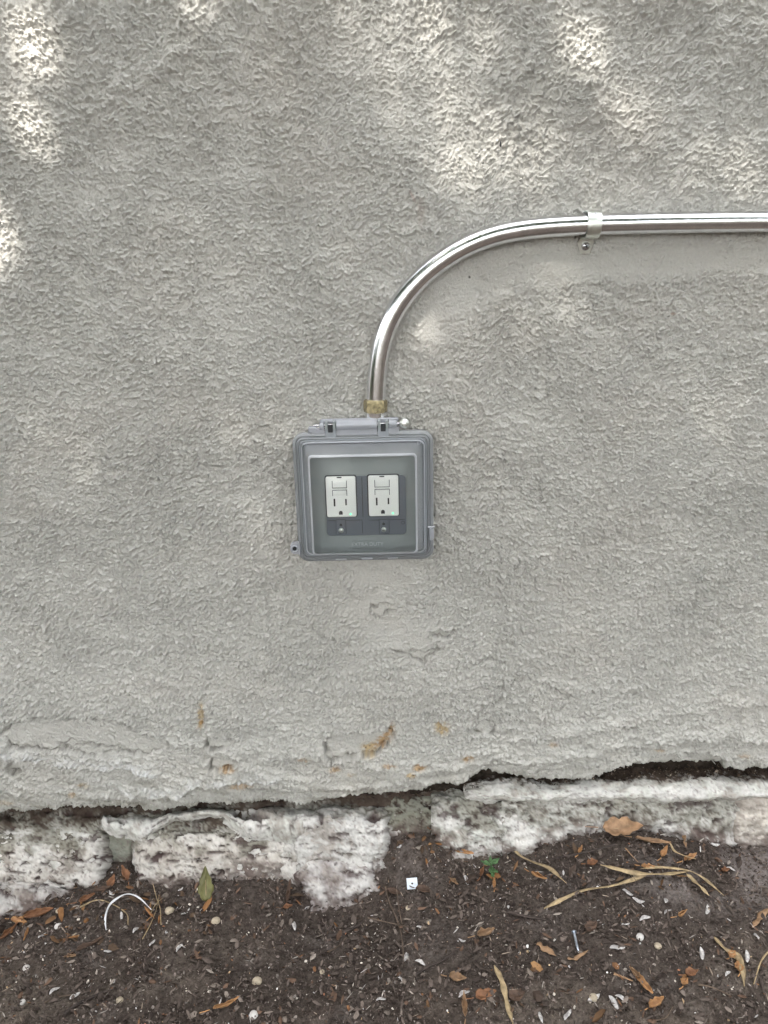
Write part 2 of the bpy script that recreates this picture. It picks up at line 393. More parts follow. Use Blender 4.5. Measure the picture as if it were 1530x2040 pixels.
# ------------------------------------------------------------------ stone foundation
found = empty('stone_foundation', (0, 0, 0))
tag(found, 'whitewashed crumbling limestone foundation showing under the stucco at soil level', 'foundation')
def course(name, x0, x1, rows, seed, side=0.014, sd=0.014, sideL=None, sideR=None, rough=1.0, tint=(0.50, 0.475, 0.465), moss=0.5, pits=1.0, jag=0.005, label=None, white=0.5, strata=0.0, step=0.0019, back=0.012, blur=6, wav=0.0016, dirt_back=0.0, moss_h=0.25, cave=None):
    """a stone or mortar course: rows run from its back top edge over the front down into the soil; each row is (py, protrusion) or a list of (px, py, protrusion)"""
    wpx = x1-x0; nu = max(int(wpx*0.00060/step), 8)
    pxs = np.linspace(x0, x1, nu); L3 = []
    for r_ in rows:
        if isinstance(r_, tuple): py = np.full(nu, float(r_[0])); pr = np.full(nu, float(r_[1]))
        else:
            a = np.array(r_, float); py = np.interp(pxs, a[:, 0], a[:, 1]); pr = np.interp(pxs, a[:, 0], a[:, 2])
        L3.append(np.array([P(a_, b_, c_) for a_, b_, c_ in zip(pxs, py, pr)]))
    for k_ in range(2, len(L3)):
        xx_ = L3[k_][:, 0]; L3[k_][:, 2] += wav*(0.7*fbm(xx_/0.028, xx_*0+seed*.37, seed+20, 4, .6)+0.5*fbm(xx_/0.016, xx_*0+k_*2.7, seed+21+k_, 4, .6))
    L3 = np.array(L3)                                     # rows, nu, 3
    xm = L3[len(rows)//2, :, 0]; L3[:, :, 0] = xm[None]*0.5+L3[:, :, 0]*0.5
    seg = np.linalg.norm(np.diff(L3[:, nu//2], axis=0), axis=1); total = seg.sum(); ns = max(int(total/step), 8)
    tt = np.concatenate([[0], np.cumsum(seg)])/total; s_ = np.linspace(0, 1, ns)
    # smooth interpolation over the rows (piecewise linear, then blurred)
    Q = np.empty((ns, nu, 3))
    for c in range(3):
        for r0_ in range(len(rows)-1):
            m = (s_ >= tt[r0_]) & (s_ <= tt[r0_+1]); f = ((s_[m]-tt[r0_])/(tt[r0_+1]-tt[r0_]))[:, None]
            Q[m, :, c] = L3[r0_, :, c]*(1-f)+L3[r0_+1, :, c]*f
    for _ in range(int(0.0035/step*blur)): Q[1:-1] = 0.25*Q[:-2]+0.5*Q[1:-1]+0.25*Q[2:]
    for _ in range(4): Q[:, 1:-1] = 0.25*Q[:, :-2]+0.5*Q[:, 1:-1]+0.25*Q[:, 2:]
    Us = Q[:, :, 0]; Ss = (s_*total)[:, None]*np.ones((1, nu))
    jx = jag*fbm(Us/0.03, Ss/0.02, seed+1, 3, .55)
    xl, xr = Us[:, :1], Us[:, -1:]
    sl_, sr_ = (side if sideL is None else sideL), (side if sideR is None else sideR)
    eL = np.clip((Us-xl+jx*(1))/max(sl_, 1e-4), 0, 1) if sl_ else np.ones_like(Us)
    eR = np.clip((xr-Us+jx)/max(sr_, 1e-4), 0, 1) if sr_ else np.ones_like(Us)
    rd = np.sqrt(1-(1-eL)**2)*np.sqrt(1-(1-eR)**2)
    du = np.gradient(Q, axis=1); ds = np.gradient(Q, axis=0); N = np.cross(du, ds); N /= np.linalg.norm(N, axis=2)[..., None]+1e-12
    N[N[..., 1] > 0] *= 1
    if N[..., 1].mean() > 0: N = -N
    a1 = fbm(Us/0.05, Ss/0.04, seed+11, 4, .6); a2 = fbm(Us/0.009, Ss/0.008, seed+12, 4, .7)
    rel = rough*(0.0050*fbm(Us/0.06, Ss/0.045, seed+3, 3, .45)+0.0022*fbm(Us/0.018, Ss/0.015, seed+4, 3, .5)+0.0006*fbm(Us/0.0055, Ss/0.005, seed+5, 3, .6))
    tn = fbm(Us/0.030, Ss/0.024, seed+15, 4, .55)*3.2; tf = np.floor(tn); rel = rel+rough*0.0011*(tf+ss(.3, .7, tn-tf))
    lump = pellets(Us/0.011, Ss/0.010, seed % 50+3, .3, .9); rel = rel+rough*0.0004*lump
    cn = fbm(Us/0.035+9, Ss/0.028, seed+9, 4, .55); crk = np.exp(-(cn/.035)**2)*ss(-.1, .35, perlin(Us/0.03, Ss/0.03, seed+10))*min(pits, 1)*.9; rel = rel-0.0035*crk
    if strata: rel = rel+strata*fbm(Us/0.09, Ss/0.010, seed+8, 3)
    pn = fbm(Us/0.026, Ss/0.015, seed+6, 5, .65); pit = ss(0.50, 0.66, pn)*pits
    fp = ss(0.42, 0.75, fbm(Us/0.0045, Ss/0.0042, seed+7, 2))*pits
    rel = rel-pit*0.006-fp*0.0012
    if cave is not None:                                  # (px, py, rx, ry, depth) hollows
        cx_, cy_ = topx(Q[..., 0], Q[..., 1], Q[..., 2])
        for (hx, hy, rx, ry, dp) in cave:
            mm = ss(1.25, .6, ((cx_-hx)/rx)**2+((cy_-hy)/ry)**2+0.5*a2); rel = rel-dp*mm; pit = np.maximum(pit, mm*0.85)
    V = Q+N*rel[..., None]
    V[..., 1] += (1-rd)*sd; V[..., 2] -= (1-rd)*sd*0.8
    c = np.ones(Us.shape+(3,))*np.array(tint)
    c = c*np.array([.86, .87, .84]); c = mixc(c, (0.62, 0.605, 0.575), ss(-.2, .3, a1*.8+0.3*a2)*white)
    c = mixc(c, (0.30, 0.265, 0.235), ss(0.0, .6, -a1+0.4*a2)*0.65)
    c = mixc(c, (0.40, 0.34, 0.29), ss(0.2, .8, a2)*0.25)
    sp = fbm(Us/0.006, Ss/0.006, seed+14, 3, .7); c = mixc(c, (0.16, 0.12, 0.115), ss(.5, .85, sp)*.6)
    f = s_[:, None]+0.10*a1+0.05*a2
    ms = moss*ss(moss_h+.08, moss_h-.06, s_[:, None]+0.13*a1+.02*a2)*(.8+.2*a2)
    c = mixc(c, (0.19, 0.185, 0.145), np.clip(ms, 0, 1)*.9); c = mixc(c, (0.06, 0.045, 0.035), np.clip(ms*ss(.2, .6, a2), 0, 1)*.8)
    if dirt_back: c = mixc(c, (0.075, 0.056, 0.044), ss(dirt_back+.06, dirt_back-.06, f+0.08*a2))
    c = mixc(c, (0.06, 0.035, 0.035), np.clip(pit*0.95+fp*0.6+crk*.7, 0, 1)*0.9)
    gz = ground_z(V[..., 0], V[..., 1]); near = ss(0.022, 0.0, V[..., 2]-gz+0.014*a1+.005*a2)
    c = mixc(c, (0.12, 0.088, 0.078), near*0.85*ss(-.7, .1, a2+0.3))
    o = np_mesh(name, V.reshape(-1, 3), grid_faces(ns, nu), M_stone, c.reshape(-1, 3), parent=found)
    if label: o['label'] = label
    return o
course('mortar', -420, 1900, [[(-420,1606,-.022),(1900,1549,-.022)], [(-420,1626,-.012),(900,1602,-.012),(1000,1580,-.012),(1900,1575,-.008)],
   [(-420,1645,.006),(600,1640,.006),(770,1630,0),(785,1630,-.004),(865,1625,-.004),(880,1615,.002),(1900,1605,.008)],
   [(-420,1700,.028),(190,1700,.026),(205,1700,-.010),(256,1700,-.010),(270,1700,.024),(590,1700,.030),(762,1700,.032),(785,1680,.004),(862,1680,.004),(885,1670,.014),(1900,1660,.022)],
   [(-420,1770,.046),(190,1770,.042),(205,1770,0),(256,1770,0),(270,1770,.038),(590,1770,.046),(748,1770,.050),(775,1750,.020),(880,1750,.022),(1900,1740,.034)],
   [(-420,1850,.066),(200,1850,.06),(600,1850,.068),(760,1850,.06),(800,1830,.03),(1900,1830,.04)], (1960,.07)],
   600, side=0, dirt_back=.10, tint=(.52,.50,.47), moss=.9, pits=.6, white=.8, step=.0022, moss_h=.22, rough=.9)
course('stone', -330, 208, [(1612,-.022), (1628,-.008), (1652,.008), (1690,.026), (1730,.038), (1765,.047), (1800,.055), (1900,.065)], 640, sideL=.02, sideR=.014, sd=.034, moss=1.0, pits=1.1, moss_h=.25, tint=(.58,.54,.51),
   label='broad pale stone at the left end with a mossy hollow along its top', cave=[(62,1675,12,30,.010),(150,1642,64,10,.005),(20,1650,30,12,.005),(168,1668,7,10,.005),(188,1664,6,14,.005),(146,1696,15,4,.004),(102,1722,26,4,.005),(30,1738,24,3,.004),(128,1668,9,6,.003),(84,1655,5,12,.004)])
course('stone', -360, 204, [[(-360,1745,.032),(204,1762,.036)], [(-360,1757,.050),(90,1755,.050),(204,1785,.050)], [(-360,1790,.062),(204,1805,.060)], (1835,.074), (1880,.084), (1950,.092)], 660, side=.02, sd=.03, moss=0, pits=1.2, strata=.0035, tint=(.48,.45,.44), white=.5,
   label='low layered grey stone stepping out at the bottom left')
course('stone', 194, 272, [(1636,-.010), (1644,-.002), (1700,.004), (1760,.014), (1850,.02)], 680, side=.006, moss=.3, pits=.15, rough=.5, tint=(.33,.34,.29), white=.12,
   label='narrow recessed grey-green stone between two broad ones')
course('stone', 260, 600, [(1628,-.006), (1642,.006), (1664,.020), (1700,.032), (1740,.040), (1790,.052), (1880,.066)], 700, sideL=.014, sideR=.016, sd=.020, moss=1.0, pits=1.1, moss_h=.20, tint=(.60,.55,.51), white=.5,
   label='broad pale pitted stone left of the middle pier', cave=[(300,1655,14,16,.008),(480,1672,18,12,.006),(585,1700,9,20,.006),(385,1646,62,13,.008),(297,1672,7,12,.005),(295,1706,6,6,.004),(324,1702,14,5,.005),(379,1690,5,5,.004),(345,1716,12,3,.003),(430,1700,20,4,.003),(515,1690,16,6,.004)])
course('mortar_lip', 198, 612, [[(186,1614,-.020),(300,1617,-.020),(400,1610,-.020),(612,1603,-.020)], [(186,1623,-.009),(300,1625,-.009),(400,1616,-.008),(612,1611,-.007)],
   [(186,1632,.006),(262,1634,.008),(300,1634,.010),(330,1621,.002),(420,1614,0),(448,1618,.002),(475,1626,.010),(520,1626,.012),(612,1622,.012)],
   [(186,1640,.014),(262,1650,.020),(278,1658,.024),(300,1652,.022),(316,1638,.016),(335,1625,.010),(420,1617,.008),(448,1622,.010),(475,1642,.022),(520,1642,.024),(612,1640,.026)],
   [(186,1646,.015),(262,1658,.021),(278,1668,.025),(300,1662,.024),(316,1645,.016),(335,1630,.010),(420,1621,.008),(448,1628,.010),(475,1652,.023),(520,1654,.027),(612,1660,.030)],
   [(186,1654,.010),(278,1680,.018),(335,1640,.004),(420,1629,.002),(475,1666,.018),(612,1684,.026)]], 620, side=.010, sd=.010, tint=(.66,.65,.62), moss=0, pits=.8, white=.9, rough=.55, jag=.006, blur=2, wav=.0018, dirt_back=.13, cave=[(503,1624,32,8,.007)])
course('stone', 584, 778, [(1598,-.020), (1608,-.008), (1625,.012), (1650,.026), (1690,.034), (1730,.042), (1760,.047), (1810,.050)], 720, sideL=.010, sideR=.016, sd=.026, moss=.6, pits=.7, moss_h=.17, jag=.008,
   label='upper white stone of the middle pier', tint=(.60,.58,.57), white=.85, cave=[(682,1664,15,5,.004),(660,1672,8,4,.003),(640,1630,6,12,.004),(745,1625,14,10,.005),(610,1650,12,3,.003)])
course('stone', 582, 768, [[(582,1700,.026),(768,1716,.030)], [(582,1716,.042),(768,1730,.044)], (1755,.054), (1790,.064), (1835,.080), (1930,.100)], 740, side=.020, sd=.030, jag=.010, moss=.0, pits=.7, label='lower pale stone of the middle pier standing in the soil', tint=(.47,.43,.43), white=.7)
course('stone', 764, 882, [(1586,-.020), (1598,-.012), (1620,-.002), (1650,.004), (1700,.012), (1790,.020)], 760, side=.010, sd=.006, moss=1.0, pits=1.0, rough=.9, tint=(.34,.35,.30), white=.35, moss_h=.6,
   label='dark mossy recessed stone right of the middle pier')
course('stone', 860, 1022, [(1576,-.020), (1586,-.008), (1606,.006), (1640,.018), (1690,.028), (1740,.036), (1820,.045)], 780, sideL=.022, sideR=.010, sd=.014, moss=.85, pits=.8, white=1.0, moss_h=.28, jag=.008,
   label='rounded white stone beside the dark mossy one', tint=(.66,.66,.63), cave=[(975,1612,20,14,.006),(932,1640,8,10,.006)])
course('stone', 1000, 1206, [(1588,.002), (1602,.012), (1640,.020), (1690,.028), (1740,.036), (1820,.045)], 800, side=.010, sd=.008, moss=.6, pits=.6, white=1.0, moss_h=.22, jag=.010,
   label='chalky white stone behind the dry straw', tint=(.67,.66,.64))
course('stone', 1186, 1482, [(1580,.002), (1594,.012), (1630,.020), (1680,.028), (1720,.034), (1820,.045)], 820, side=.010, sd=.008, moss=.8, pits=.8, white=.9, moss_h=.25, jag=.010,
   label='wide white crumbly stone behind the tan leaf', tint=(.63,.61,.59), cave=[(1255,1586,20,7,.006),(1375,1598,30,8,.004)])
course('stone', 1466, 1680, [(1572,.004), (1586,.016), (1620,.026), (1680,.034), (1740,.040), (1840,.046)], 840, side=.024, sd=.014, moss=.1, pits=.3, white=.5, rough=.7,
   label='rounded pinkish stone at the right edge', tint=(.68,.62,.57))
course('mortar_lip', 925, 1860, [[(925,1545,-.030),(1000,1538,-.030),(1100,1540,-.030),(1300,1522,-.030),(1860,1515,-.030)], [(925,1562,-.014),(1000,1550,-.014),(1100,1554,-.014),(1200,1547,-.014),(1300,1545,-.014),(1400,1541,-.014),(1860,1538,-.014)],
   [(925,1572,-.006),(1000,1562,-.002),(1100,1567,-.001),(1200,1560,-.001),(1300,1560,.002),(1400,1556,.002),(1860,1553,.003)],
   [(925,1578,-.006),(960,1584,.006),(1000,1584,.011),(1100,1586,.012),(1150,1580,.011),(1200,1582,.013),(1300,1580,.016),(1400,1576,.016),(1440,1582,.018),(1530,1582,.020),(1860,1574,.021)],
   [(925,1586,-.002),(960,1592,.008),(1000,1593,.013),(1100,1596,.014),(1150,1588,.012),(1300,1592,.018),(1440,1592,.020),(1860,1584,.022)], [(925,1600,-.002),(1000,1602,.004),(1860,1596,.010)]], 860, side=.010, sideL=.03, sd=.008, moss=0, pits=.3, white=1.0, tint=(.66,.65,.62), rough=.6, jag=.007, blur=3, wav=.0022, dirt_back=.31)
course('stone', 1690, 1900, [(1572,.004), (1586,.016), (1680,.032), (1850,.046)], 880, side=.02, moss=.3, step=.004)

# ------------------------------------------------------------------ metal conduit, nut, strap
def brushed(name, color, rough, metal=1.0, scale=(1, 1, 1), amt=0.12, bumpd=0.00012, mott=(120, .10)):
    m = mat(name, color, rough, metal, bumps=((1400, bumpd, 0.6),), mottle=mott)
    n, l = m.node_tree.nodes, m.node_tree.links; b = n['Principled BSDF']
    t = n.new('ShaderNodeTexNoise'); t.inputs['Scale'].default_value = 60; t.inputs['Detail'].default_value = 5
    tc = [x for x in n if x.type == 'TEX_COORD'][0]; l.new(tc.outputs['Object'], t.inputs['Vector'])
    mr = n.new('ShaderNodeMapRange'); mr.inputs['To Min'].default_value = max(rough-amt, 0.05); mr.inputs['To Max'].default_value = rough+amt
    l.new(t.outputs[0], mr.inputs[0]); l.new(mr.outputs[0], b.inputs['Roughness'])
    return m
M_zinc = brushed('galvanised_steel', (0.80, 0.81, 0.83), 0.16, amt=.07)
M_strap = brushed('zinc_strap', (0.80, 0.83, 0.78), 0.36)
M_gold = brushed('yellow_chromate', (0.40, 0.34, 0.20), 0.25, bumpd=0.002, mott=(350, .55))
M_screw = brushed('screw_steel', (0.55, 0.55, 0.56), 0.25)
M_dark = mat('dark_plastic', (0.018, 0.018, 0.020), 0.5)
def catmull(pts, n=12):
    pts = [np.array(p, float) for p in pts]; pts = [2*pts[0]-pts[1]]+pts+[2*pts[-1]-pts[-2]]; out = []
    for i in range(1, len(pts)-2):
        a, b, c, d = pts[i-1:i+3]
        for k in range(n):
            t = k/n; out.append(0.5*((2*b)+(-a+c)*t+(2*a-5*b+4*c-d)*t*t+(-a+3*b-3*c+d)*t**3))
    out.append(pts[-2]); return np.array(out)
def tube_np(path, rad, nseg=16, flat=1.0, cap=True):
    path = np.asarray(path, float); n = len(path)
    rad = np.full(n, rad) if np.isscalar(rad) else np.asarray(rad)
    T = np.gradient(path, axis=0); T /= np.linalg.norm(T, axis=1)[:, None]+1e-12
    ref = np.array([0, 1.0, 0]) if abs(T[0][1]) < .8 else np.array([1.0, 0, 0])
    V = []; nrm = ref-np.dot(ref, T[0])*T[0]; nrm /= np.linalg.norm(nrm)
    for i in range(n):
        nrm = nrm-np.dot(nrm, T[i])*T[i]; nrm /= np.linalg.norm(nrm); bn = np.cross(T[i], nrm)
        for k in range(nseg):
            a = 2*math.pi*k/nseg; V.append(path[i]+rad[i]*(math.cos(a)*nrm*flat+math.sin(a)*bn))
    Fq = []
    for i in range(n-1):
        for k in range(nseg):
            k2 = (k+1) % nseg; Fq.append((i*nseg+k, i*nseg+k2, (i+1)*nseg+k2, (i+1)*nseg+k))
    V = list(V)
    if cap:
        for i in (0, n-1):
            c = len(V); V.append(path[i])
            for k in range(nseg): Fq.append((i*nseg+k, c, c, i*nseg+(k+1) % nseg) if False else (i*nseg+k, i*nseg+(k+1) % nseg, c, c))
    return np.array(V), Fq
def tube(name, path, rad, m, parent=None, nseg=16, flat=1.0, loc=None):
    V, Fq = tube_np(path, rad, nseg, flat)
    me = bpy.data.meshes.new(name); me.from_pydata([tuple(v) for v in V], [], [tuple(dict.fromkeys(f)) for f in Fq]); me.materials.append(m)
    for p in me.polygons: p.use_smooth = True
    me.set_sharp_from_angle(angle=R(50))
    o = bpy.data.objects.new(name, me)
    if loc is not None: o.location = loc
    return link(o, parent)

CP = 0.0145
cpx = [(748,845),(748.3,815),(748.8,784),(751,729),(757.5,679),(772,637),(794,600),(832,554),(872,522),(913,495),(961,472),(1009,460),(1068,453),(1120,449.5),(1180,447),(1300,444),(1430,442),(1530,441),(1750,440),(2200,440)]
path = catmull([P(a, b, CP) for a, b in cpx], 14)
sl_ = np.concatenate([[0], np.cumsum(np.linalg.norm(np.diff(path, axis=0), axis=1))]); se_ = np.arange(0, sl_[-1], .004)
path = np.stack([np.interp(se_, sl_, path[:, k]) for k in range(3)], -1)
for _ in range(90): path[1:-1] = 0.25*path[:-2]+0.5*path[1:-1]+0.25*path[2:]
conduit = empty('metal_conduit', tuple(path[0]))
tag(conduit, 'shiny galvanised steel conduit curving from the outlet box up to the right', 'conduit')
RC = 0.0106
tube('pipe', path-path[0], RC, M_zinc, conduit, 40)
def lathe(name, prof, m, parent, loc, nseg=28, smooth=True, auto=35, hexn=None, rot=None):
    """prof: (radius, height) along +Z"""
    bm = bmesh.new(); rings = []
    for r_, z_ in prof:
        rings.append([bm.verts.new((r_*math.cos(2*math.pi*k/nseg), r_*math.sin(2*math.pi*k/nseg), z_)) for k in range(nseg)])
    for a, b in zip(rings[:-1], rings[1:]):
        for k in range(nseg): bm.faces.new((a[k], a[(k+1) % nseg], b[(k+1) % nseg], b[k]))
    bm.faces.new(rings[0][::-1]); bm.faces.new(rings[-1])
    o = bm_obj(name, bm, m, parent, smooth, loc, auto)
    if rot is not None: o.rotation_euler = rot
    return o
zn0, zn1 = P(748, 822, CP)[2], P(748, 795, CP)[2]; hN = zn1-zn0
nx = P(748, 808, CP)[0]
base = path[0]
lathe('compression_nut', [(0.0108, 0), (0.0128, .0008), (0.0134, hN*.22), (0.0134, hN*.78), (0.0128, hN*.93), (0.0112, hN)], M_gold, conduit, (nx-base[0], -CP-base[1], zn0-base[2]), 8, False, None)
lathe('connector_body', [(0.0122, -0.022), (0.0122, 0.001), (0.011, 0.0015)], M_zinc, conduit, (nx-base[0], -CP-base[1], zn0-base[2]))

# strap over the conduit, with its screwed foot below
sp = P(1180, 447, CP); strap = empty('pipe_strap', tuple(sp))
tag(strap, 'one-hole zinc pipe strap holding the conduit to the wall', 'pipe strap')
bm = bmesh.new(); wS = 0.0074; rS = RC+0.0012; prof = []
for k in range(0, 25):
    a = R(200-k*(250/24.0)); prof.append((-math.cos(a-math.pi/2+math.pi/2)*0, 0))
prof = []
for k in range(24):                       # from behind the top, round the front, to behind the bottom
    a = R(125-k*(250/23.0)); prof.append((-rS*math.cos(a), rS*math.sin(a)*1.12))
# foot: down and back to the wall
foot_y = CP-0.001
prof += [(foot_y-0.012, -rS-0.001), (foot_y-0.004, -rS-0.0022), (foot_y-0.002, -rS-0.006), (foot_y-0.002, -rS-0.017)]
prev = None; vsl = []
for i, (yy, zz) in enumerate(prof):
    wv = wS*(1.25 if i < 5 else 0.95 if i < 25 else 1.0); sh = 0.0 if i < 16 else -0.0028*ss(16, 26, i)
    if i == len(prof)-1: wv *= 0.65
    if i == len(prof)-2: wv *= 1.15
    vsl.append([bm.verts.new((s_*wv+sh, yy, zz)) for s_ in (-1, -.35, .35, 1)])
for a, b in zip(vsl[:-1], vsl[1:]):
    for k in range(3): bm.faces.new((a[k], a[k+1], b[k+1], b[k]))
so_ = bm_obj('strap_band', bm, M_strap, strap, True, None, 40)
md = so_.modifiers.new('s', 'SOLIDIFY'); md.thickness = 0.0013; md.offset = 0
bv = so_.modifiers.new('b', 'BEVEL'); bv.width = 0.0003; bv.segments = 2
def cross_screw(name, loc, r_, parent, m=M_screw, rot=0.0):
    """round head facing -Y with a cross recess as its own sub-part"""
    o = lathe(name, [(r_, 0), (r_, r_*.2), (r_*.85, r_*.45), (r_*.45, r_*.62), (r_*.15, r_*.66)], m, parent, loc, 20, True, 50, rot=(R(90), 0, 0))
    return o
def cross_recess(parent, r_, rot=20):
    bm = bmesh.new()
    for a in (rot, rot+90):
        bmesh.ops.create_cube(bm, size=1, matrix=Matrix.Rotation(R(a), 4, 'Z') @ Matrix.Translation((0, 0, r_*.60)) @ Matrix.Diagonal((r_*1.15, r_*.26, r_*.16, 1)))
    return bm_obj('cross_recess', bm, M_dark, parent)
scw = cross_screw('screw', (-0.0028, foot_y-0.003, -rS-0.0095), 0.0045, strap)
cross_recess(scw, 0.0045)
# embossed dimple on the strap's crown
bm = bmesh.new(); bmesh.ops.create_uvsphere(bm, u_segments=12, v_segments=8, radius=1, matrix=Matrix.Diagonal((.0022, .0008, .0016, 1)))
bm_obj('embossed_dimple', bm, M_screw, strap, True, (0.0005, -rS*0.72, rS*.80))

# ------------------------------------------------------------------ outlet box with clear in-use cover
bc = P(726, 991, 0.030)
box = empty('outlet_box', (bc[0], 0.0, bc[2]), (0, R(-1.3), 0))
tag(box, 'grey weatherproof outlet box with a closed clear bubble cover on the stucco wall', 'outlet box')
M_box = mat('grey_plastic', (0.27, 0.29, 0.31), 0.45, mottle=(200, .05))
M_plate = mat('grey_plate', (0.27, 0.295, 0.29), 0.42, bumps=((900, .0002, .5),))
M_insert = mat('dark_grey_insert', (0.125, 0.14, 0.16), 0.4)
M_white = mat('white_device_plastic', (0.85, 0.86, 0.82), 0.3, spec=.5)
M_line = mat('shadow_gap_plastic', (0.03, 0.032, 0.035), 0.6)
M_led = mat('green_led', (0.05, .6, .25), 0.4, Emission_Color=(0.1, 1.0, 0.4, 1), Emission_Strength=0.5)
def sheet_mat(name, tint, opac, rough, dcol=(0.6, 0.62, 0.70), sh=0.0, bump=0.0):
    """thin smoky polycarbonate sheet: part of the light passes, part scatters, a clear coat reflects"""
    m = bpy.data.materials.new(name); m.use_nodes = True; n, l = m.node_tree.nodes, m.node_tree.links
    n.remove(n['Principled BSDF']); out = n['Material Output']
    tr = n.new('ShaderNodeBsdfTransparent'); tr.inputs[0].default_value = (*tint, 1)
    df = n.new('ShaderNodeBsdfDiffuse'); df.inputs[0].default_value = (*dcol, 1)
    tl = n.new('ShaderNodeBsdfTranslucent'); tl.inputs[0].default_value = (*dcol, 1)
    m0 = n.new('ShaderNodeMixShader'); m0.inputs[0].default_value = 0.4; l.new(df.outputs[0], m0.inputs[1]); l.new(tl.outputs[0], m0.inputs[2])
    m1 = n.new('ShaderNodeMixShader'); m1.inputs[0].default_value = opac; l.new(tr.outputs[0], m1.inputs[1]); l.new(m0.outputs[0], m1.inputs[2])
    gl = n.new('ShaderNodeBsdfGlossy'); gl.inputs['Roughness'].default_value = rough; gl.inputs[0].default_value = (1, 1, 1, 1)
    fr = n.new('ShaderNodeFresnel'); fr.inputs[0].default_value = 1.58
    m2 = n.new('ShaderNodeMixShader'); l.new(fr.outputs[0], m2.inputs[0]); l.new(m1.outputs[0], m2.inputs[1]); l.new(gl.outputs[0], m2.inputs[2])
    if bump:
        tc = n.new('ShaderNodeTexCoord'); t = n.new('ShaderNodeTexNoise'); t.inputs['Scale'].default_value = 700; l.new(tc.outputs['Object'], t.inputs['Vector'])
        bp = n.new('ShaderNodeBump'); bp.inputs['Distance'].default_value = bump; l.new(t.outputs[0], bp.inputs['Height'])
        l.new(bp.outputs[0], gl.inputs['Normal']); l.new(bp.outputs[0], df.inputs['Normal'])
    l.new(m2.outputs[0], out.inputs[0]); return m
M_clear = sheet_mat('clear_cover', (0.96, 0.975, 0.97), 0.02, 0.02)
M_side = sheet_mat('frosted_cover_side', (0.93, 0.94, 0.97), 0.30, 0.18, (0.82, 0.84, 0.88), bump=.0003)
M_rim = sheet_mat('smoky_rim', (0.7, 0.72, 0.75), 0.62, 0.2, (0.46, 0.48, 0.50))
M_hinge = sheet_mat('frosted_hinge', (0.8, 0.82, 0.87), 0.6, 0.2, (0.74, 0.76, 0.81))
bx_ = lambda px, py, prot: P(px, py, prot)
def rrect(w_, h_, r_, n=8, cx=0, cz=0):
    pts = []
    for qx, qz, a0 in ((1, 1, 0), (-1, 1, 90), (-1, -1, 180), (1, -1, 270)):
        for k in range(n+1):
            a = R(a0+90*k/n); pts.append((cx+qx*(w_/2-r_)+r_*math.cos(a), cz+qz*(h_/2-r_)+r_*math.sin(a)))
    return pts
def rings_bm(rings, closed_ends=(False, False)):
    """rings: list of (points(x,z), y) with equal counts"""
    bm = bmesh.new(); L = []
    for pts, y in rings:
        L.append([bm.verts.new((p[0], y if np.isscalar(y) else y[i], p[1])) for i, p in enumerate(pts)])
    n = len(L[0])
    for a, b in zip(L[:-1], L[1:]):
        for k in range(n): bm.faces.new((a[k], a[(k+1) % n], b[(k+1) % n], b[k]))
    if closed_ends[0]: bm.faces.new(L[0])
    if closed_ends[1]: bm.faces.new(L[-1][::-1])
    return bm
def plate(name, w_, h_, r_, y0, y1, m, parent, cx=0, cz=0, bev=.0006, label=None):
    rr = lambda i: rrect(w_-2*i, h_-2*i, max(r_-i, 1e-4), 6, cx, cz)
    bm = rings_bm([(rr(0), y0), (rr(0), y1+bev), (rr(bev), y1)], (True, True))
    o = bm_obj(name, bm, m, parent, True, None, 40)
    if label: o['label'] = label
    return o
def barbox(name, c, s, m, parent, bev=.0005, label=None):
    bm = bmesh.new(); bmesh.ops.create_cube(bm, size=1, matrix=Matrix.Translation(c) @ Matrix.Diagonal((*s, 1)))
    o = bm_obj(name, bm, m, parent, True, None, 40)
    if bev:
        b = o.modifiers.new('bevel', 'BEVEL'); b.width = bev; b.segments = 2
    if label: o['label'] = label
    return o
W = 0.1570; H = 0.1520; FY = -0.030
plate('back_box', 0.136, 0.132, 0.008, 0.02, -0.020, M_box, box, 0.001, -0.001)
plate('base_plate', W-0.004, H-0.004, 0.011, -0.020, -0.0255, M_plate, box)
# inner recessed tray wall: a lighter frame standing round the device opening
# lid flange with stepped ridges
r0 = 0.0125
fl = []
def rr(i): return rrect(W-2*i, H-2*i, max(r0-i, .003), 8)
fl = [(rr(0.0008), -0.0235), (rr(0), -0.0245), (rr(0), -0.0300), (rr(0.0008), -0.0310), (rr(.0036), -0.0316), (rr(.0042), -0.0306), (rr(.0048), -0.0306), (rr(.0053), -0.0322), (rr(.0066), -0.0326), (rr(.0072), -0.0312), (rr(.0080), -0.0312),
      (rr(.0086), -0.0330), (rr(.0098), -0.0334), (rr(.0106), -0.0322), (rr(.0112), -0.0322)]
bm = rings_bm(fl)
lid = bm_obj('lid', bm, M_rim, box, True, None, 30); lid['label'] = 'smoky translucent hinged lid with ribbed rim'
# dome: side walls and front
dw, dh = W-2*.0114, H-2*.0116
fw, fh = 0.1165, 0.1130; DY = 0.030; FZ = 0.0
cxz = (0.0005, -0.0005)
nn_ = 10
def drect(w_, h_, r_, n=8, cz=0.0, cx=0.0, arch=0.0):
    p = rrect(w_, h_, r_, n, cx, cz)
    return p
d0 = drect(dw, dh, .006); d1 = drect(dw-.002, dh-.002, .006)
d2 = drect(fw, fh, .004, cz=FZ)
def bow(pts, y, a=0.0026): return [y - a*(1-(p[0]/(fw/2))**2) for p in pts]
bm = rings_bm([(d0, -0.0322), (d1, -0.0345), (drect(fw+.0015, fh+.0015, .0045, cz=FZ), -0.0325-DY+.003)])
o = bm_obj('bubble_side', bm, M_side, lid, True, None, 45)
M_edge = sheet_mat('bright_moulded_edge', (0.8, 0.82, 0.88), 0.6, 0.15, (0.80, 0.82, 0.87))
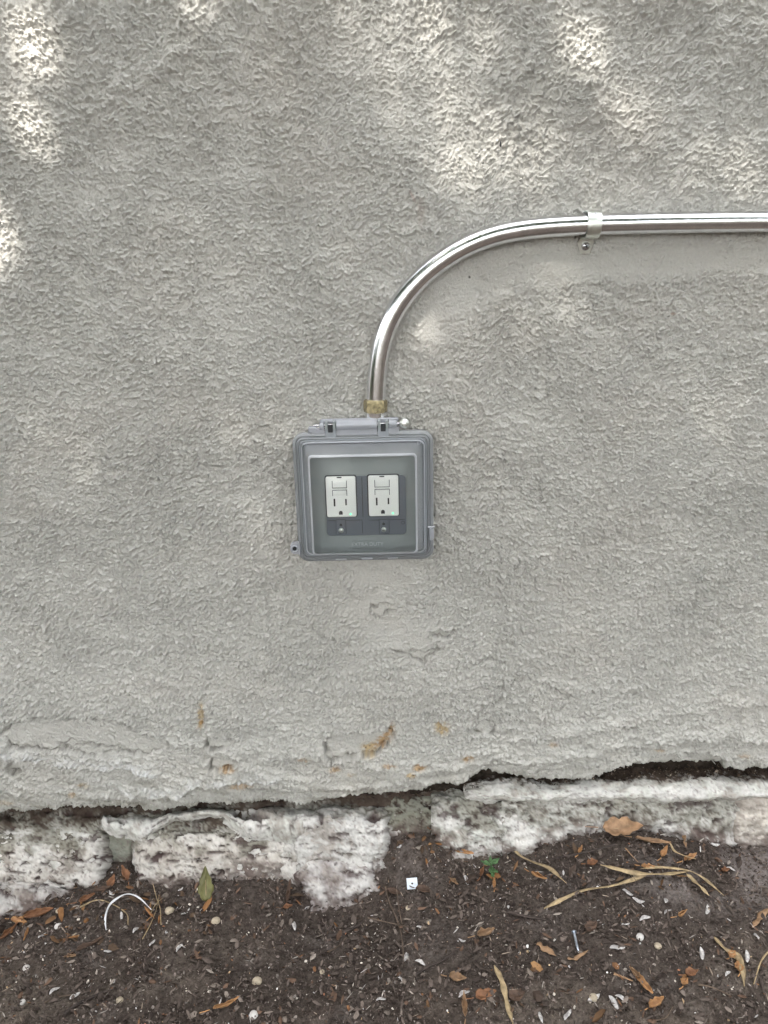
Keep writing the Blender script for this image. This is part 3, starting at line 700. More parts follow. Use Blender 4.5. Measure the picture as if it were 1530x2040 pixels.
e0 = drect(fw+.0015, fh+.0015, .0045, cz=FZ); e1 = drect(fw-.0005, fh-.0005, .004, cz=FZ); e2 = drect(fw-.003, fh-.003, .0035, cz=FZ)
bm = rings_bm([(e0, -0.0325-DY+.003), (e0, -0.0325-DY+.0012), (e1, bow(e1, -0.0325-DY)), (e2, bow(e2, -0.0325-DY))])
bm_obj('bubble_edge', bm, M_edge, lid, True, None, 60)
# front pane as a bowed grid with a rounded outline
bm = bmesh.new(); nx_, nz_ = 20, 16; gv = []
for j in range(nz_+1):
    row = []
    for i in range(nx_+1):
        x = (i/nx_-.5)*(fw-.0026); z = (j/nz_-.5)*(fh-.0026)+FZ
        row.append(bm.verts.new((x, -0.0325-DY-.0026*(1-(x/(fw/2))**2)+.0002, z)))
    gv.append(row)
for j in range(nz_):
    for i in range(nx_): bm.faces.new((gv[j][i], gv[j][i+1], gv[j+1][i+1], gv[j+1][i]))
bm_obj('bubble_pane', bm, M_clear, lid, True)
# bead round the foot of the bubble
def loop_tube(name, pts, y, r_, m, parent, nseg=8):
    P3 = np.array([(p[0], y, p[1]) for p in pts]); n = len(P3); bm = bmesh.new(); L = []
    for i in range(n):
        t = P3[(i+1) % n]-P3[i-1]; t /= np.linalg.norm(t); nr = np.array([0, 1.0, 0]); b = np.cross(t, nr)
        L.append([bm.verts.new(P3[i]+r_*(math.cos(2*math.pi*k/nseg)*nr+math.sin(2*math.pi*k/nseg)*b)) for k in range(nseg)])
    for i in range(n):
        a, b = L[i], L[(i+1) % n]
        for k in range(nseg): bm.faces.new((a[k], a[(k+1) % nseg], b[(k+1) % nseg], b[k]))
    return bm_obj(name, bm, m, parent, True)
loop_tube('gasket_bead', rrect(W-.0165, H-.0165, .0085, 8), -0.0332, .0006, M_box, lid)
loop_tube('rim_bead', rrect(W-.0208, H-.0208, .0065, 8), -0.0348, .0008, M_edge, lid)

# hinge along the top
hz = H/2+0.0075
bm = bmesh.new()
def cyl_x(name, x0, x1, y, z, r_, m, parent, nseg=20):
    V, Fq = tube_np([(x0, y, z), (x0+.0006, y, z), ((x0+x1)/2, y, z), (x1-.0006, y, z), (x1, y, z)], [r_*.85, r_, r_, r_, r_*.85], nseg)
    me = bpy.data.meshes.new(name); me.from_pydata([tuple(v) for v in V], [], [tuple(dict.fromkeys(f)) for f in Fq]); me.materials.append(m)
    for p in me.polygons: p.use_smooth = True
    me.set_sharp_from_angle(angle=R(40))
    return link(bpy.data.objects.new(name, me), parent)
hy = -0.0275
# central barrel and end barrels are lid; the two grey knuckles belong to the base
cyl_x('hinge_barrel', -0.0290, 0.0165, hy, hz, .0062, M_hinge, lid)
barbox('hinge_web', (-.0063, hy-.001, hz-.0070), (.0455, .006, .008), M_hinge, lid, .0008)
cyl_x('hinge_barrel', -0.0475, -0.0425, hy, hz-.0012, .0050, M_hinge, lid)
barbox('hinge_web', (-.0490, hy-.001, hz-.0062), (.0150, .006, .0065), M_hinge, lid, .0008)
cyl_x('hinge_barrel', 0.0295, 0.0385, hy, hz-.0002, .0054, M_hinge, lid)
barbox('hinge_web', (.0350, hy-.001, hz-.0064), (.0120, .006, .007), M_hinge, lid, .0008)
cyl_x('hinge_pin', -.054, .043, hy, hz, .0016, M_screw, box)
barbox('hinge_top_rail', (-.0030, hy+.0035, hz+.0042), (.0870, .0055, .0046), M_hinge, lid, .0015)
for cx in (-.0352, .0232):
    k = barbox('hinge_knuckle', (cx, hy-.001, hz-.0078), (.0118, .0075, .0130), M_box, box, .0008)
    for dx in (-.0043, .0043):
        barbox('hinge_ear', (cx+dx, hy-.0015, hz+.0002), (.0028, .0098, .0088), M_plate, k, .0006)
    barbox('hinge_slot', (cx, hy-.0046, hz-.0030), (.0052, .002, .0085), M_line, k, .0004)
# lid retaining ends: left cap, right round screw
barbox('hinge_end_cap', (-.0555, hy, hz-.0045), (.0100, .0085, .0072), M_hinge, box, .0018)
rs = cross_screw('hinge_screw', (.0468, hy-.005, hz+.0012), .0055, box, M_strap)
cross_recess(rs, .0050, 35)
# body of the padlock tab, bottom left
tb = empty('x'); bpy.data.objects.remove(tb)
bm = rings_bm([(rrect(.014, .0145, .0062, 6, -W/2-.0030, -.0600), -0.024), (rrect(.014, .0145, .0062, 6, -W/2-.0030, -.0600), -0.0290), (rrect(.0128, .0133, .0056, 6, -W/2-.0030, -.0600), -0.0296)], (True, True))
tabp = bm_obj('padlock_tab', bm, M_hinge, lid, True, None, 40)
loop_tube('tab_ring', rrect(.0076, .0076, .0037, 6, -W/2-.0045, -.0600), -0.0298, .0009, M_edge, lid)
lathe('tab_hole', [(.0024, 0), (.0024, .0010)], M_line, lid, (-W/2-.0045, -.0294, -.0600), 16, rot=(R(90), 0, 0))
barbox('tab_rib', (-W/2+.0016, -.0325, -.0585), (.0018, .006, .0165), M_edge, lid, .0005)
# latch clip, right
lt = barbox('latch_clip', (W/2-.0030, -.0345, -.0440), (.0042, .0050, .0150), M_hinge, lid, .0012)
barbox('latch_bar', (W/2-.0030, -.0360, -.0352), (.0080, .0030, .0014), M_edge, lid, .0004)
barbox('latch_hook', (W/2-.0008, -.0372, -.0430), (.0014, .0018, .0110), M_edge, lid, .0004)
for cx, ww in ((-.029, .013), (.001, .013), (.031, .012)):
    barbox('bottom_rib', (cx, -.0345, -H/2+.0036), (ww, .0024, .0016), M_edge, lid, .0004)
# device panel seen through the bubble
PYF = -0.0262
def PB(px, py, prot):            # pixel -> box-local x,z
    q = P(px, py, prot); return box_inv(q)
import mathutils
Mi = (Matrix.Translation(box.location) @ Matrix.Rotation(R(-1.3), 4, 'Y')).inverted()
def box_inv(q): v_ = Mi @ Vector(tuple(q)); return v_.x, v_.z
def prect(x0, y0, x1, y1, prot):
    a = box_inv(P(x0, (y0+y1)/2, prot)); b = box_inv(P(x1, (y0+y1)/2, prot)); t = box_inv(P((x0+x1)/2, y0, prot)); u_ = box_inv(P((x0+x1)/2, y1, prot))
    return (a[0]+b[0])/2, (t[1]+u_[1])/2, b[0]-a[0], t[1]-u_[1]
cx, cz, ww, hh = prect(649, 948, 809, 1066, .0265)
ins = plate('device_insert', ww, hh, .0045, -.0250, -.0272, M_insert, box, cx, cz, .0004)
loop_tube('insert_border', rrect(ww+.0010, hh+.0010, .005, 8, cx, cz), -.0266, .00045, M_plate, ins)
ax_, az_, _, ah_ = prect(721, 950, 723, 1030, .0272)
barbox('insert_seam', (ax_, -.0273, az_), (.0006, .0004, ah_), M_line, ins, 0)
ax_, az_, _, ah_ = prect(721, 1038, 723, 1062, .0272)
barbox('insert_seam', (ax_, -.0273, az_), (.0006, .0004, ah_), M_line, ins, 0)
ax_, az_, aw_, _ = prect(654, 1036, 722, 1037, .0272)
barbox('insert_seam', (ax_, -.0273, az_), (aw_, .0004, .0005), M_line, ins, 0)
ax_, az_, aw_, _ = prect(735, 1035, 806, 1036, .0272)
barbox('insert_seam', (ax_, -.0273, az_), (aw_, .0004, .0005), M_line, ins, 0)
for k, (x0, y0, x1, y1) in enumerate(((650, 950, 709, 1030), (734, 948, 794, 1028))):
    cx, cz, ww, hh = prect(x0, y0, x1, y1, .031)
    o = plate('receptacle', ww, hh, .0022, -.0268, -.0312, M_white, box, cx, cz, .0006)
    o['label'] = ('left' if k == 0 else 'right')+' white three-slot receptacle with green light'
    # dark well round it
    plate('receptacle_well', ww+.0024, hh+.0024, .0026, -.0268, -.0275, M_line, o, cx, cz, .0001)
    fx = lambda u_: cx+(u_-.5)*ww
    fz = lambda v_: cz+(.5-v_)*hh
    yf = -.0312
    b_ = barbox('reset_button', (fx(.46), yf-.0003, fz(.185)), (ww*.44, .0012, hh*.14), M_white, o, .0003)
    b2 = barbox('test_button', (fx(.46), yf-.0003, fz(.39)), (ww*.44, .0012, hh*.10), M_white, o, .0003)
    th = .0006
    for (u0, v0, u1, v1) in ((.22, .10, .22, .265), (.70, .10, .70, .265), (.22, .27, .70, .27), (.22, .325, .70, .325), (.22, .325, .22, .46), (.70, .325, .70, .46)):
        barbox('button_groove', ((fx(u0)+fx(u1))/2, yf-.0001, (fz(v0)+fz(v1))/2), (abs(fx(u1)-fx(u0))+th, .0006, abs(fz(v1)-fz(v0))+th), M_line, o, 0)
    barbox('slot', (fx(.27), yf-.0001, fz(.63)), (.0019, .0006, hh*.19), M_dark, o, 0)
    barbox('slot', (fx(.66), yf-.0001, fz(.625)), (.0018, .0006, hh*.155), M_dark, o, 0)
    bm = bmesh.new(); pts = [(-.0022, -.0018)]+[(.0022*math.cos(R(180-t)), .0004+.0024*math.sin(R(180-t))) for t in range(0, 181, 20)]+[(.0022, -.0018)]
    a_ = [bm.verts.new((fx(.47)+p[0], yf-.0004, fz(.90)+p[1])) for p in pts]; b__ = [bm.verts.new((fx(.47)+p[0], yf+.001, fz(.90)+p[1])) for p in pts]
    bm.faces.new(a_)
    for i in range(len(a_)): bm.faces.new((a_[i], a_[(i+1) % len(a_)], b__[(i+1) % len(a_)], b__[i]))
    bm_obj('ground_hole', bm, M_dark, o)
    barbox('slot', (fx(.46), yf-.0001, fz(.012)), (.0055, .0006, .0013), M_dark, o, 0)
    lathe('indicator_light', [(.0008, 0), (.0008, .0004), (.0005, .0007)], M_led, o, (fx(.80), yf, fz(.93)), 12, rot=(R(90), 0, 0))
for (x0, y0, x1, y1, sx, sy) in ((670, 1036, 689, 1064, 679.5, 1057), (756, 1035, 775, 1063, 764.5, 1055)):
    cx, cz, ww, hh = prect(x0, y0, x1, y1, .0275)
    tb_ = plate('screw_bracket', ww, hh, .0006, -.027, -.0282, M_insert, box, cx, cz, .0003)
    sx_, sz_, _, _ = prect(sx-1, sy-1, sx+1, sy+1, .0285)
    s1 = cross_screw('screw', (sx_, -.0280, sz_), .0030, tb_, M_strap); cross_recess(s1, .0030, 15)
    lathe('screw_hole', [(.0016, 0), (.0016, .0004)], M_line, tb_, (sx_, -.0281, sz_+.0068), 14, rot=(R(90), 0, 0))
    loop_tube('bracket_groove', rrect(ww+.0004, hh+.0004, .0008, 4, cx, cz), -.0274, .0003, M_line, tb_, 6)
q_ = prect(802, 1040, 804, 1042, .0272)
loop_tube('knockout_ring', rrect(.0036, .0036, .0017, 5, q_[0], q_[1]), -.0273, .0003, M_line, ins, 6)
# raised wording frame
cx, cz, ww, hh = prect(702, 1078, 762, 1092, .027)
loop_tube('wording_frame', rrect(ww, hh, .0008, 4, cx, cz), -.0257, .0004, M_plate, box, 6)
tcu = bpy.data.curves.new('wording', 'FONT'); tcu.body = 'EXTRA DUTY'; tcu.size = 0.0062; tcu.align_x = 'CENTER'; tcu.align_y = 'CENTER'; tcu.extrude = .0003
tcu.space_character = 1.0
to = bpy.data.objects.new('wording', tcu); sc.collection.objects.link(to)
bpy.context.view_layer.update(); dg = bpy.context.evaluated_depsgraph_get(); me = bpy.data.meshes.new_from_object(to.evaluated_get(dg)); bpy.data.objects.remove(to)
me.materials.clear(); M_emb = mat('raised_letter_plastic', (0.45, 0.47, 0.48), 0.4); me.materials.append(M_emb)
to = link(bpy.data.objects.new('raised_wording', me), box); to.location = (cx, -.0258, cz); to.rotation_euler = (R(90), 0, 0); to['label'] = 'raised words EXTRA DUTY'

# ------------------------------------------------------------------ litter on the soil
def vcol(n, base, jit=.15):
    b = np.array(base)*(1+jit*(rng.random()-.5)*2); return np.repeat(b[None], n, 0)
def leaf_mat(name, c, rough=.6, edge=None, scale=90):
    m = mat(name, c, rough, spec=.35, bumps=((220, .0012, .8),), mottle=(scale, .45)); return m
M_olive = leaf_mat('olive_leaf', (0.13, 0.125, 0.045), .4, scale=40)
M_orange = leaf_mat('orange_leaf', (0.42, 0.225, 0.10))
M_rust = leaf_mat('rust_leaf', (0.24, 0.115, 0.058))
M_tan = leaf_mat('tan_leaf', (0.30, 0.185, 0.105))
M_brown = leaf_mat('brown_leaf', (0.105, 0.065, 0.045))
M_straw = leaf_mat('straw', (0.36, 0.27, 0.155), .6, scale=120)
M_twig = leaf_mat('twig_bark', (0.13, 0.095, 0.07), .8)
M_dtwig = leaf_mat('dark_twig_bark', (0.055, 0.042, 0.036), .8)
M_husk = leaf_mat('pale_husk', (0.50, 0.475, 0.46), .5, scale=300)
M_green = leaf_mat('seedling_green', (0.085, 0.17, 0.065), .45)
M_tie = mat('white_nylon', (0.68, 0.68, 0.70), .3, spec=.5)
M_nail = brushed('zinc_nail', (0.62, 0.68, 0.78), .3)
M_tag = mat('pale_blue_tag', (0.66, 0.72, 0.80), .35, spec=.5)
M_peb = mat('pebble', (0.52, 0.44, 0.33), .7, bumps=((500, .0006, .8),), mottle=(300, .2))
M_pebw = mat('white_pebble', (0.66, 0.63, 0.60), .6, mottle=(300, .15))
def leaf(name, px, py, L, Wd, ang, m, curl=.3, fold=.25, pitch=0.0, roll=0.0, lift=.003, twist=0.0, lobes=0.0, seed=0, stem=True, up=None, tip=1.0, parent=None, at=None):
    """a curled leaf blade lying at a pixel's ground point; ang = heading of its tip in the ground plane"""
    r = np.random.default_rng(abs(seed)+int(px)*7+int(py)); nu, nv = 14, 8
    V = []; Fq = []
    for i in range(nu+1):
        t = i/nu
        wv = Wd/2*(math.sin(math.pi*min(t**.75, 1))**.8*(1-.25*t)+.02) if tip == 1.0 else Wd/2*max(math.sin(math.pi*(0.06+.94*t)), .02)**.6
        wv *= 1+.5*lobes*math.sin(t*19+seed)+0.30*(r.random()-.5)
        a = curl*(t-.5)*2.2
        cx_ = L*(t-.5)*(1-.15*abs(curl)); cz_ = L*.32*curl*((t-.5)*2)**2
        for j in range(nv+1):
            s_ = j/nv*2-1; tw = twist*(t-.5)
            yy = wv*s_*math.cos(fold*abs(s_)*1.4); zz = wv*abs(s_)*math.sin(fold*1.5*abs(s_))+.0011*math.sin(9*t+5*s_+seed)+.0008*(r.random()-.5)
            y2 = yy*math.cos(tw)-zz*math.sin(tw); z2 = yy*math.sin(tw)+zz*math.cos(tw)
            V.append((cx_, y2, cz_+z2))
    for i in range(nu):
        for j in range(nv): k = i*(nv+1)+j; Fq.append((k, k+1, k+nv+2, k+nv+1))
    me = bpy.data.meshes.new(name); me.from_pydata([(a_*.86, b_*.86, c_*.9) for a_, b_, c_ in V], [], Fq); me.materials.append(m)
    for p in me.polygons: p.use_smooth = True
    o = link(bpy.data.objects.new(name, me), parent)
    sd = o.modifiers.new('thick', 'SOLIDIFY'); sd.thickness = .0004
    if at is None: at = G(px, py, lift)
    o.location = at
    o.rotation_euler = (Matrix.Rotation(R(ang), 3, 'Z') @ Matrix.Rotation(-R(pitch), 3, 'Y') @ Matrix.Rotation(R(roll), 3, 'X')).to_euler()
    if stem and parent is None:
        pth = [(-L*.5, 0, L*.3*curl), (-L*.62, .001, L*.3*curl-.001), (-L*.78, .003, L*.2*curl-.001)]
        tube('stem', catmull(pth, 4), [.0006]*9, m, o, 6)
    return o
GL = 'fallen dry leaves on the soil'
LV = [
 # px,py,L,W,ang,mat,curl,fold,pitch,roll,lobes,label
 ('leaf',412,1788,.050,.024,100,M_olive,.10,.12,62,0,.07,'olive green pointed leaf standing upright against the pale stone',.022),
 ('leaf',80,1828,.042,.022,20,M_rust,.35,.7,5,15,.0,'rust-brown curled leaf lying below the low layered stone at left',.005),
 ('leaf',38,1843,.030,.018,-15,M_orange,.3,.9,5,-20,.1,'small crumpled orange-brown leaf left of the rust curled one',.004),
 ('leaf',20,1862,.034,.014,60,M_rust,.4,.8,10,10,.1,'narrow rust leaf at the very left edge of the soil',.004),
 ('leaf',53,1868,.026,.009,-80,M_orange,.2,.9,10,0,.0,'thin orange-brown leaf pointing at the camera, lower left',.004),
 ('leaf',175,1795,.026,.014,30,M_rust,.5,.7,10,30,.1,'rust curled leaf beneath the broad left stone',.005),
 ('leaf',225,1765,.022,.016,80,M_rust,.4,.5,30,0,.1,'reddish dry leaf wedged in the gap between stones',.007),
 ('leaf',248,1750,.026,.016,130,M_rust,.3,.5,35,20,.1,'reddish dry leaf at the top of the gap between stones',.008),
 ('leaf',205,1778,.028,.012,10,M_brown,.3,.6,10,0,.1,'dark brown leaf below the narrow recessed stone',.004),
 ('leaf',180,1887,.038,.012,35,M_brown,.3,.6,5,0,.0,'grey-brown pointed leaf left of the white cable tie',.003),
 ('leaf',143,1908,.014,.008,10,M_tan,.3,.5,0,0,.0,'small tan leaf scrap between the pebbles, lower left',.002),
 ('leaf',1240,1668,.062,.036,-14,M_tan,.35,.35,14,30,.35,'large tan veined leaf propped against the white stone',.014),
 ('leaf',1300,1685,.052,.012,-18,M_tan,.2,.5,5,0,.0,'long tan leaf strip right of the large tan leaf',.006),
 ('leaf',882,1648,.040,.015,80,M_orange,.35,.8,68,20,.0,'rust-orange curled leaf standing upright by the white stone',.018),
 ('leaf',851,1655,.022,.014,150,M_rust,.3,.6,25,0,.1,'rust leaf in the pocket left of the upright curled one',.006),
 ('leaf',925,1706,.032,.013,-25,M_orange,.25,.5,8,10,.05,'bright orange leaf left of the green seedling',.006),
 ('leaf',952,1684,.028,.012,0,M_orange,.3,.5,8,0,.1,'orange-brown leaf on the chalky ledge above the seedling',.007),
 ('leaf',1074,1754,.027,.014,-35,M_orange,.45,.9,5,15,.2,'crumpled bright orange leaf below the straw blade',.005),
 ('leaf',1156,1699,.017,.011,60,M_orange,.4,.7,10,0,.15,'small orange leaf scrap left of the large tan leaf',.004),
 ('leaf',1323,1704,.022,.013,50,M_orange,.3,.5,15,0,.1,'orange leaf piece right of the large tan leaf',.005),
 ('leaf',1375,1716,.024,.012,20,M_orange,.4,.5,15,0,.2,'orange leaf piece above the knot of straw',.005),
 ('leaf',1290,1737,.020,.012,-10,M_orange,.5,.6,5,0,.2,'orange crumb of leaf on top of the straw bundle',.006),
 ('leaf',1180,1726,.018,.016,10,M_rust,.5,.5,5,0,.2,'dark orange leaf left of the straw bundle',.004),
 ('leaf',1445,1738,.014,.010,10,M_rust,.3,.5,5,0,.2,'small rust leaf on the dusty soil at right',.003),
 ('leaf',1356,1829,.020,.016,30,M_orange,.9,1.0,5,20,.25,'bright orange curled leaf like a tiny flower, right of centre',.005),
 ('leaf',1282,1968,.034,.013,-68,M_orange,.2,.5,5,0,.0,'long orange-brown leaf with a pale stem, lower right',.004),
 ('leaf',1262,1945,.018,.013,120,M_tan,.5,.8,5,0,.2,'frayed tan leaf at the head of the long orange-brown one',.004),
 ('leaf',1307,2006,.026,.017,30,M_orange,.4,.6,5,0,.25,'ragged orange leaf near the bottom edge, right',.004),
 ('leaf',1378,1943,.019,.014,15,M_rust,.3,.4,5,0,.1,'rounded rust leaf, lower right',.003),
 ('leaf',1363,1958,.016,.012,60,M_orange,.3,.4,5,0,.1,'small orange leaf under the rounded rust leaf',.003),
 ('leaf',1458,1908,.014,.012,40,M_orange,.3,.4,5,0,.1,'small orange leaf on the bent bark strip',.004),
 ('leaf',1470,1932,.015,.013,80,M_orange,.3,.4,5,0,.1,'brown-orange leaf at the bend of the bark strip',.004),
 ('leaf',452,2008,.036,.011,25,M_orange,.5,.8,5,10,.1,'curled orange-tan leaf near the bottom edge, left of centre',.004),
 ('leaf',968,1868,.028,.018,20,M_tan,.5,.7,5,0,.2,'papery tan leaf with a pale rim, centre right',.005),
 ('leaf',574,1812,.014,.011,10,M_rust,.3,.4,10,0,.1,'small rust leaf against the left foot of the pier',.004),
 ('leaf',576,1788,.034,.012,85,M_brown,.3,.7,30,0,.1,'dark brown leaf leaning on the left side of the pier',.010),
 ('leaf',925,2008,.034,.012,88,M_tan,.3,.7,5,0,.1,'tan bark-like leaf pointing at the camera, bottom centre',.004),
 ('leaf',912,1957,.024,.018,-10,M_tan,.5,.6,5,0,.1,'curled brown leaf above the bark-like one',.004),
 ('leaf',968,1985,.028,.018,15,M_rust,.2,.3,5,0,.1,'dark rust leaf flat on the soil, bottom centre right',.002),
 ('leaf',845,1778,.026,.016,-20,M_brown,.2,.4,5,0,.0,'grey-brown flat leaf right of the pale blue tag',.003),
 ('leaf',785,1782,.024,.014,-25,M_brown,.2,.4,5,0,.0,'grey-brown leaf left of the pale blue tag',.003),
 ('leaf',790,1655,.020,.012,30,M_rust,.4,.5,25,0,.1,'rust leaf tucked beside the upper pier stone',.007),
 ('leaf',905,1762,.018,.009,-50,M_tan,.4,.6,5,0,.1,'slender tan leaf below the pocket of litter',.003),
 ('leaf',984,1764,.022,.008,85,M_orange,.2,.6,5,0,.0,'thin orange leaf hanging below the seedling',.003),
 ('leaf',960,1742,.020,.010,70,M_rust,.3,.6,5,0,.0,'rust leaf left of the seedling stem',.003),
 ('leaf',1178,1850,.022,.018,40,M_brown,.2,.3,5,0,.1,'dark brown flat leaf above the shiny nail',.002),
 ('leaf',1030,1988,.022,.020,20,M_brown,.2,.3,5,0,.1,'dark flat leaf beside the long straw blade at the bottom',.002),
]
for (nm, px, py, L, Wd, ang, m, cu, fo, pi_, ro, lo, lab, lift) in LV:
    o = leaf(nm, px, py, L, Wd, ang, m, cu, fo, pi_, ro, lift, 0.4*(random.random()-.5), lo, seed=len(lab))
    tag(o, lab, 'leaf', GL)
# veins of the large tan leaf and of the olive leaf come from thin raised ribs
for o in [x for x in sc.objects if x.get('label', '').startswith(('large tan', 'olive green'))]:
    L = .05; tube('midrib', [(-L*.5, 0, .0012), (0, 0, .0002), (L*.45, 0, .0012)], [.0007, .0005, .0002], M_straw, o, 6)

def strip(name, pts, wd, m, lab, cat, grp, lift=.004, flat=True, th=.0006, nseg=8):
    """flat blade or round twig along ground pixels; pts may carry a third value = extra lift in m"""
    wd = wd*(.78 if flat else 1)
    q = [G(p[0], p[1], lift+(p[2] if len(p) > 2 else 0)) for p in pts]
    pth = catmull(q, 8); n = len(pth); base_ = pth[0].copy(); pth = pth-base_
    o = None
    if flat:
        T_ = np.gradient(pth, axis=0); T_ /= np.linalg.norm(T_, axis=1)[:, None]+1e-9
        V = []; Fq = []
        for i in range(n):
            t = i/(n-1); side = np.cross(T_[i], [0, 0, 1.0]); side /= np.linalg.norm(side)+1e-9
            tw = .5*math.sin(3*t*math.pi+len(lab)); up = np.array([0, 0, 1.0]); sd = side*math.cos(tw)+up*math.sin(tw)
            wv = wd/2*min(1, 4*(1-t)+.15)*min(1, 5*t+.3)*(1+.2*math.sin(17*t))
            for s_ in (-1, -.4, .3, 1): V.append(pth[i]+sd*wv*s_+up*(.0006*(1-abs(s_))+th*math.sin(11*t)))
        for i in range(n-1):
            for j in range(3): k = i*4+j; Fq.append((k, k+1, k+5, k+4))
        me = bpy.data.meshes.new(name); me.from_pydata([tuple(v) for v in V], [], Fq); me.materials.append(m)
        for p in me.polygons: p.use_smooth = True
        o = link(bpy.data.objects.new(name, me)); s2 = o.modifiers.new('t', 'SOLIDIFY'); s2.thickness = th
        o.location = base_
    else:
        rad = wd/2*(1-.55*np.linspace(0, 1, n))*(1+.12*np.sin(np.linspace(0, 23, n)))
        o = tube(name, pth, rad, m, None, nseg, loc=base_)
    return tag(o, lab, cat, grp)
GS = 'dry straw blades on the soil'; GT = 'twigs lying on the soil'
strip('straw_blade', [(1083,1818),(1120,1800),(1163,1780),(1220,1772),(1262,1760),(1300,1745)], .0058, M_straw, 'long pale straw blade arching from lower left up to the straw knot', 'straw', GS, .006)
strip('straw_blade', [(1195,1733),(1230,1742),(1275,1750),(1320,1752),(1370,1746)], .0075, M_straw, 'wide pale straw blade lying level below the large tan leaf', 'straw', GS, .008)
strip('straw_blade', [(1275,1742),(1320,1740),(1365,1744),(1400,1762),(1440,1795)], .0045, M_straw, 'straw blade bending down to the right beyond the straw knot', 'straw', GS, .009)
strip('straw_blade', [(1366,1748),(1385,1765),(1412,1792)], .006, M_straw, 'short straw blade splitting off below the knot', 'straw', GS, .006)
strip('straw_blade', [(1001,1678,.006),(1030,1708),(1062,1725),(1095,1740),(1128,1768)], .0062, M_straw, 'brownish straw blade slanting down beside the seedling', 'straw', GS, .007)
strip('straw_blade', [(1318,1688),(1332,1690),(1342,1706),(1360,1716),(1385,1722)], .0032, M_straw, 'thin crooked pale straw right of the large tan leaf', 'straw', GS, .009)
strip('straw_blade', [(984,1937,.004),(1000,1965),(1008,2000),(1022,2050)], .0078, M_straw, 'long straw blade pointing at the camera at the bottom edge', 'straw', GS, .006)
strip('bark_strip', [(1422,1872),(1440,1892),(1470,1912),(1478,1935),(1482,1970)], .0085, M_straw, 'bent dry bark strip with a hooked end, lower right', 'bark', 'bark pieces on the soil', .004)
strip('bark_strip', [(1530,1815),(1515,1830),(1498,1852)], .0090, M_tan, 'greyish bark strip at the right edge of the soil', 'bark', 'bark pieces on the soil', .004)
strip('bark_strip', [(1070,1882),(1085,1893),(1108,1908)], .0095, M_tan, 'flat brown bark chip left of the shiny nail', 'bark', 'bark pieces on the soil', .003)
strip('bark_strip', [(1130,1914),(1148,1912),(1172,1896)], .0055, M_tan, 'brown bark sliver under the tip of the nail', 'bark', 'bark pieces on the soil', .003)
strip('bark_strip', [(1360,1655),(1362,1675),(1366,1695)], .0060, M_tan, 'upright grey bark chip on the dusty soil before the right stones', 'bark', 'bark pieces on the soil', .006)
strip('twig', [(90,2001),(120,1990),(150,1985)], .0022, M_twig, 'thin light twig at the lower left', 'twig', GT, .003, False)
strip('twig', [(128,2026),(150,2008),(190,1988),(227,1974)], .0045, M_dtwig, 'dark rotten twig at the lower left', 'twig', GT, .003, False)
strip('twig', [(655,1868),(690,1858),(722,1842)], .0060, M_dtwig, 'black rotten twig below the pier', 'twig', GT, .002, False)
strip('twig', [(655,1900),(675,1888),(690,1872)], .0022, M_twig, 'light brown twig below the black rotten one', 'twig', GT, .003, False)
strip('twig', [(768,1770),(775,1800),(788,1830),(800,1870),(805,1928)], .0024, M_twig, 'long thin brown twig running towards the camera', 'twig', GT, .004, False)
strip('twig', [(790,1778),(794,1810),(800,1845),(808,1870)], .0014, M_twig, 'hair-thin twig beside the long one', 'twig', GT, .006, False)
strip('twig', [(733,1837),(770,1846),(815,1856)], .0017, M_twig, 'thin twig crossing the long one', 'twig', GT, .007, False)
strip('twig', [(828,1947),(850,1932),(880,1918),(903,1903)], .0035, M_dtwig, 'dark forked twig below the middle', 'twig', GT, .003, False)
strip('twig', [(1010,1820),(1050,1830),(1090,1838),(1100,1852)], .0036, M_dtwig, 'dark twig below the orange crumpled leaf', 'twig', GT, .003, False)
strip('twig', [(1225,1692),(1180,1705),(1130,1715),(1095,1722)], .0026, M_dtwig, 'dark straight twig left of the large tan leaf', 'twig', GT, .008, False)
strip('twig', [(1245,1700),(1255,1712),(1270,1728)], .0018, M_tan, 'thin stem under the large tan leaf', 'twig', GT, .008, False)
strip('twig', [(1222,1945),(1240,1952),(1260,1960)], .0028, M_tan, 'pale stem joining the long orange-brown leaf', 'twig', GT, .004, False)
strip('twig', [(1390,1965),(1420,1972),(1455,1988)], .0024, M_twig, 'thin brown twig at the lower right', 'twig', GT, .003, False)
strip('twig', [(1532,1900),(1515,1922),(1500,1968)], .0024, M_straw, 'pale stalk at the right edge', 'twig', GT, .005, False)
strip('twig', [(1300,2038),(1325,2032),(1340,2010)], .0020, M_twig, 'curved thin twig at the bottom edge', 'twig', GT, .003, False)
strip('twig', [(285,1878),(300,1850),(312,1820),(318,1790)], .0013, M_straw, 'long dry grass needle right of the cable tie', 'grass needle', 'dry grass needles by the cable tie', .006, False)
strip('twig', [(322,1852),(320,1820),(313,1798),(306,1775,.004)], .0014, M_straw, 'bent dry grass needle leaning on the pale stone', 'grass needle', 'dry grass needles by the cable tie', .008, False)
strip('twig', [(302,1830),(312,1812),(326,1800)], .0011, M_straw, 'short dry grass needle crossing the longer ones', 'grass needle', 'dry grass needles by the cable tie', .009, False)
strip('twig', [(334,1725,.008),(338,1700,.03),(343,1674,.045)], .0009, M_straw, 'fine pale straw stuck to the broad pitted stone', 'grass needle', None, .018, False)
strip('twig', [(160,1812),(200,1798),(250,1822),(256,1848)], .0022, M_straw, 'pale feathered stalk inside the arc of the cable tie', 'twig', GT, .004, False)
# white cable tie arc
o = strip('cable_tie', [(212,1858),(211,1838,.003),(220,1815,.006),(236,1803,.008),(256,1798,.009),(278,1803,.008),(303,1820,.003)], .0034, M_tie, 'white nylon cable tie offcut arching over the soil at left', 'cable tie', None, .004, True, .0009)
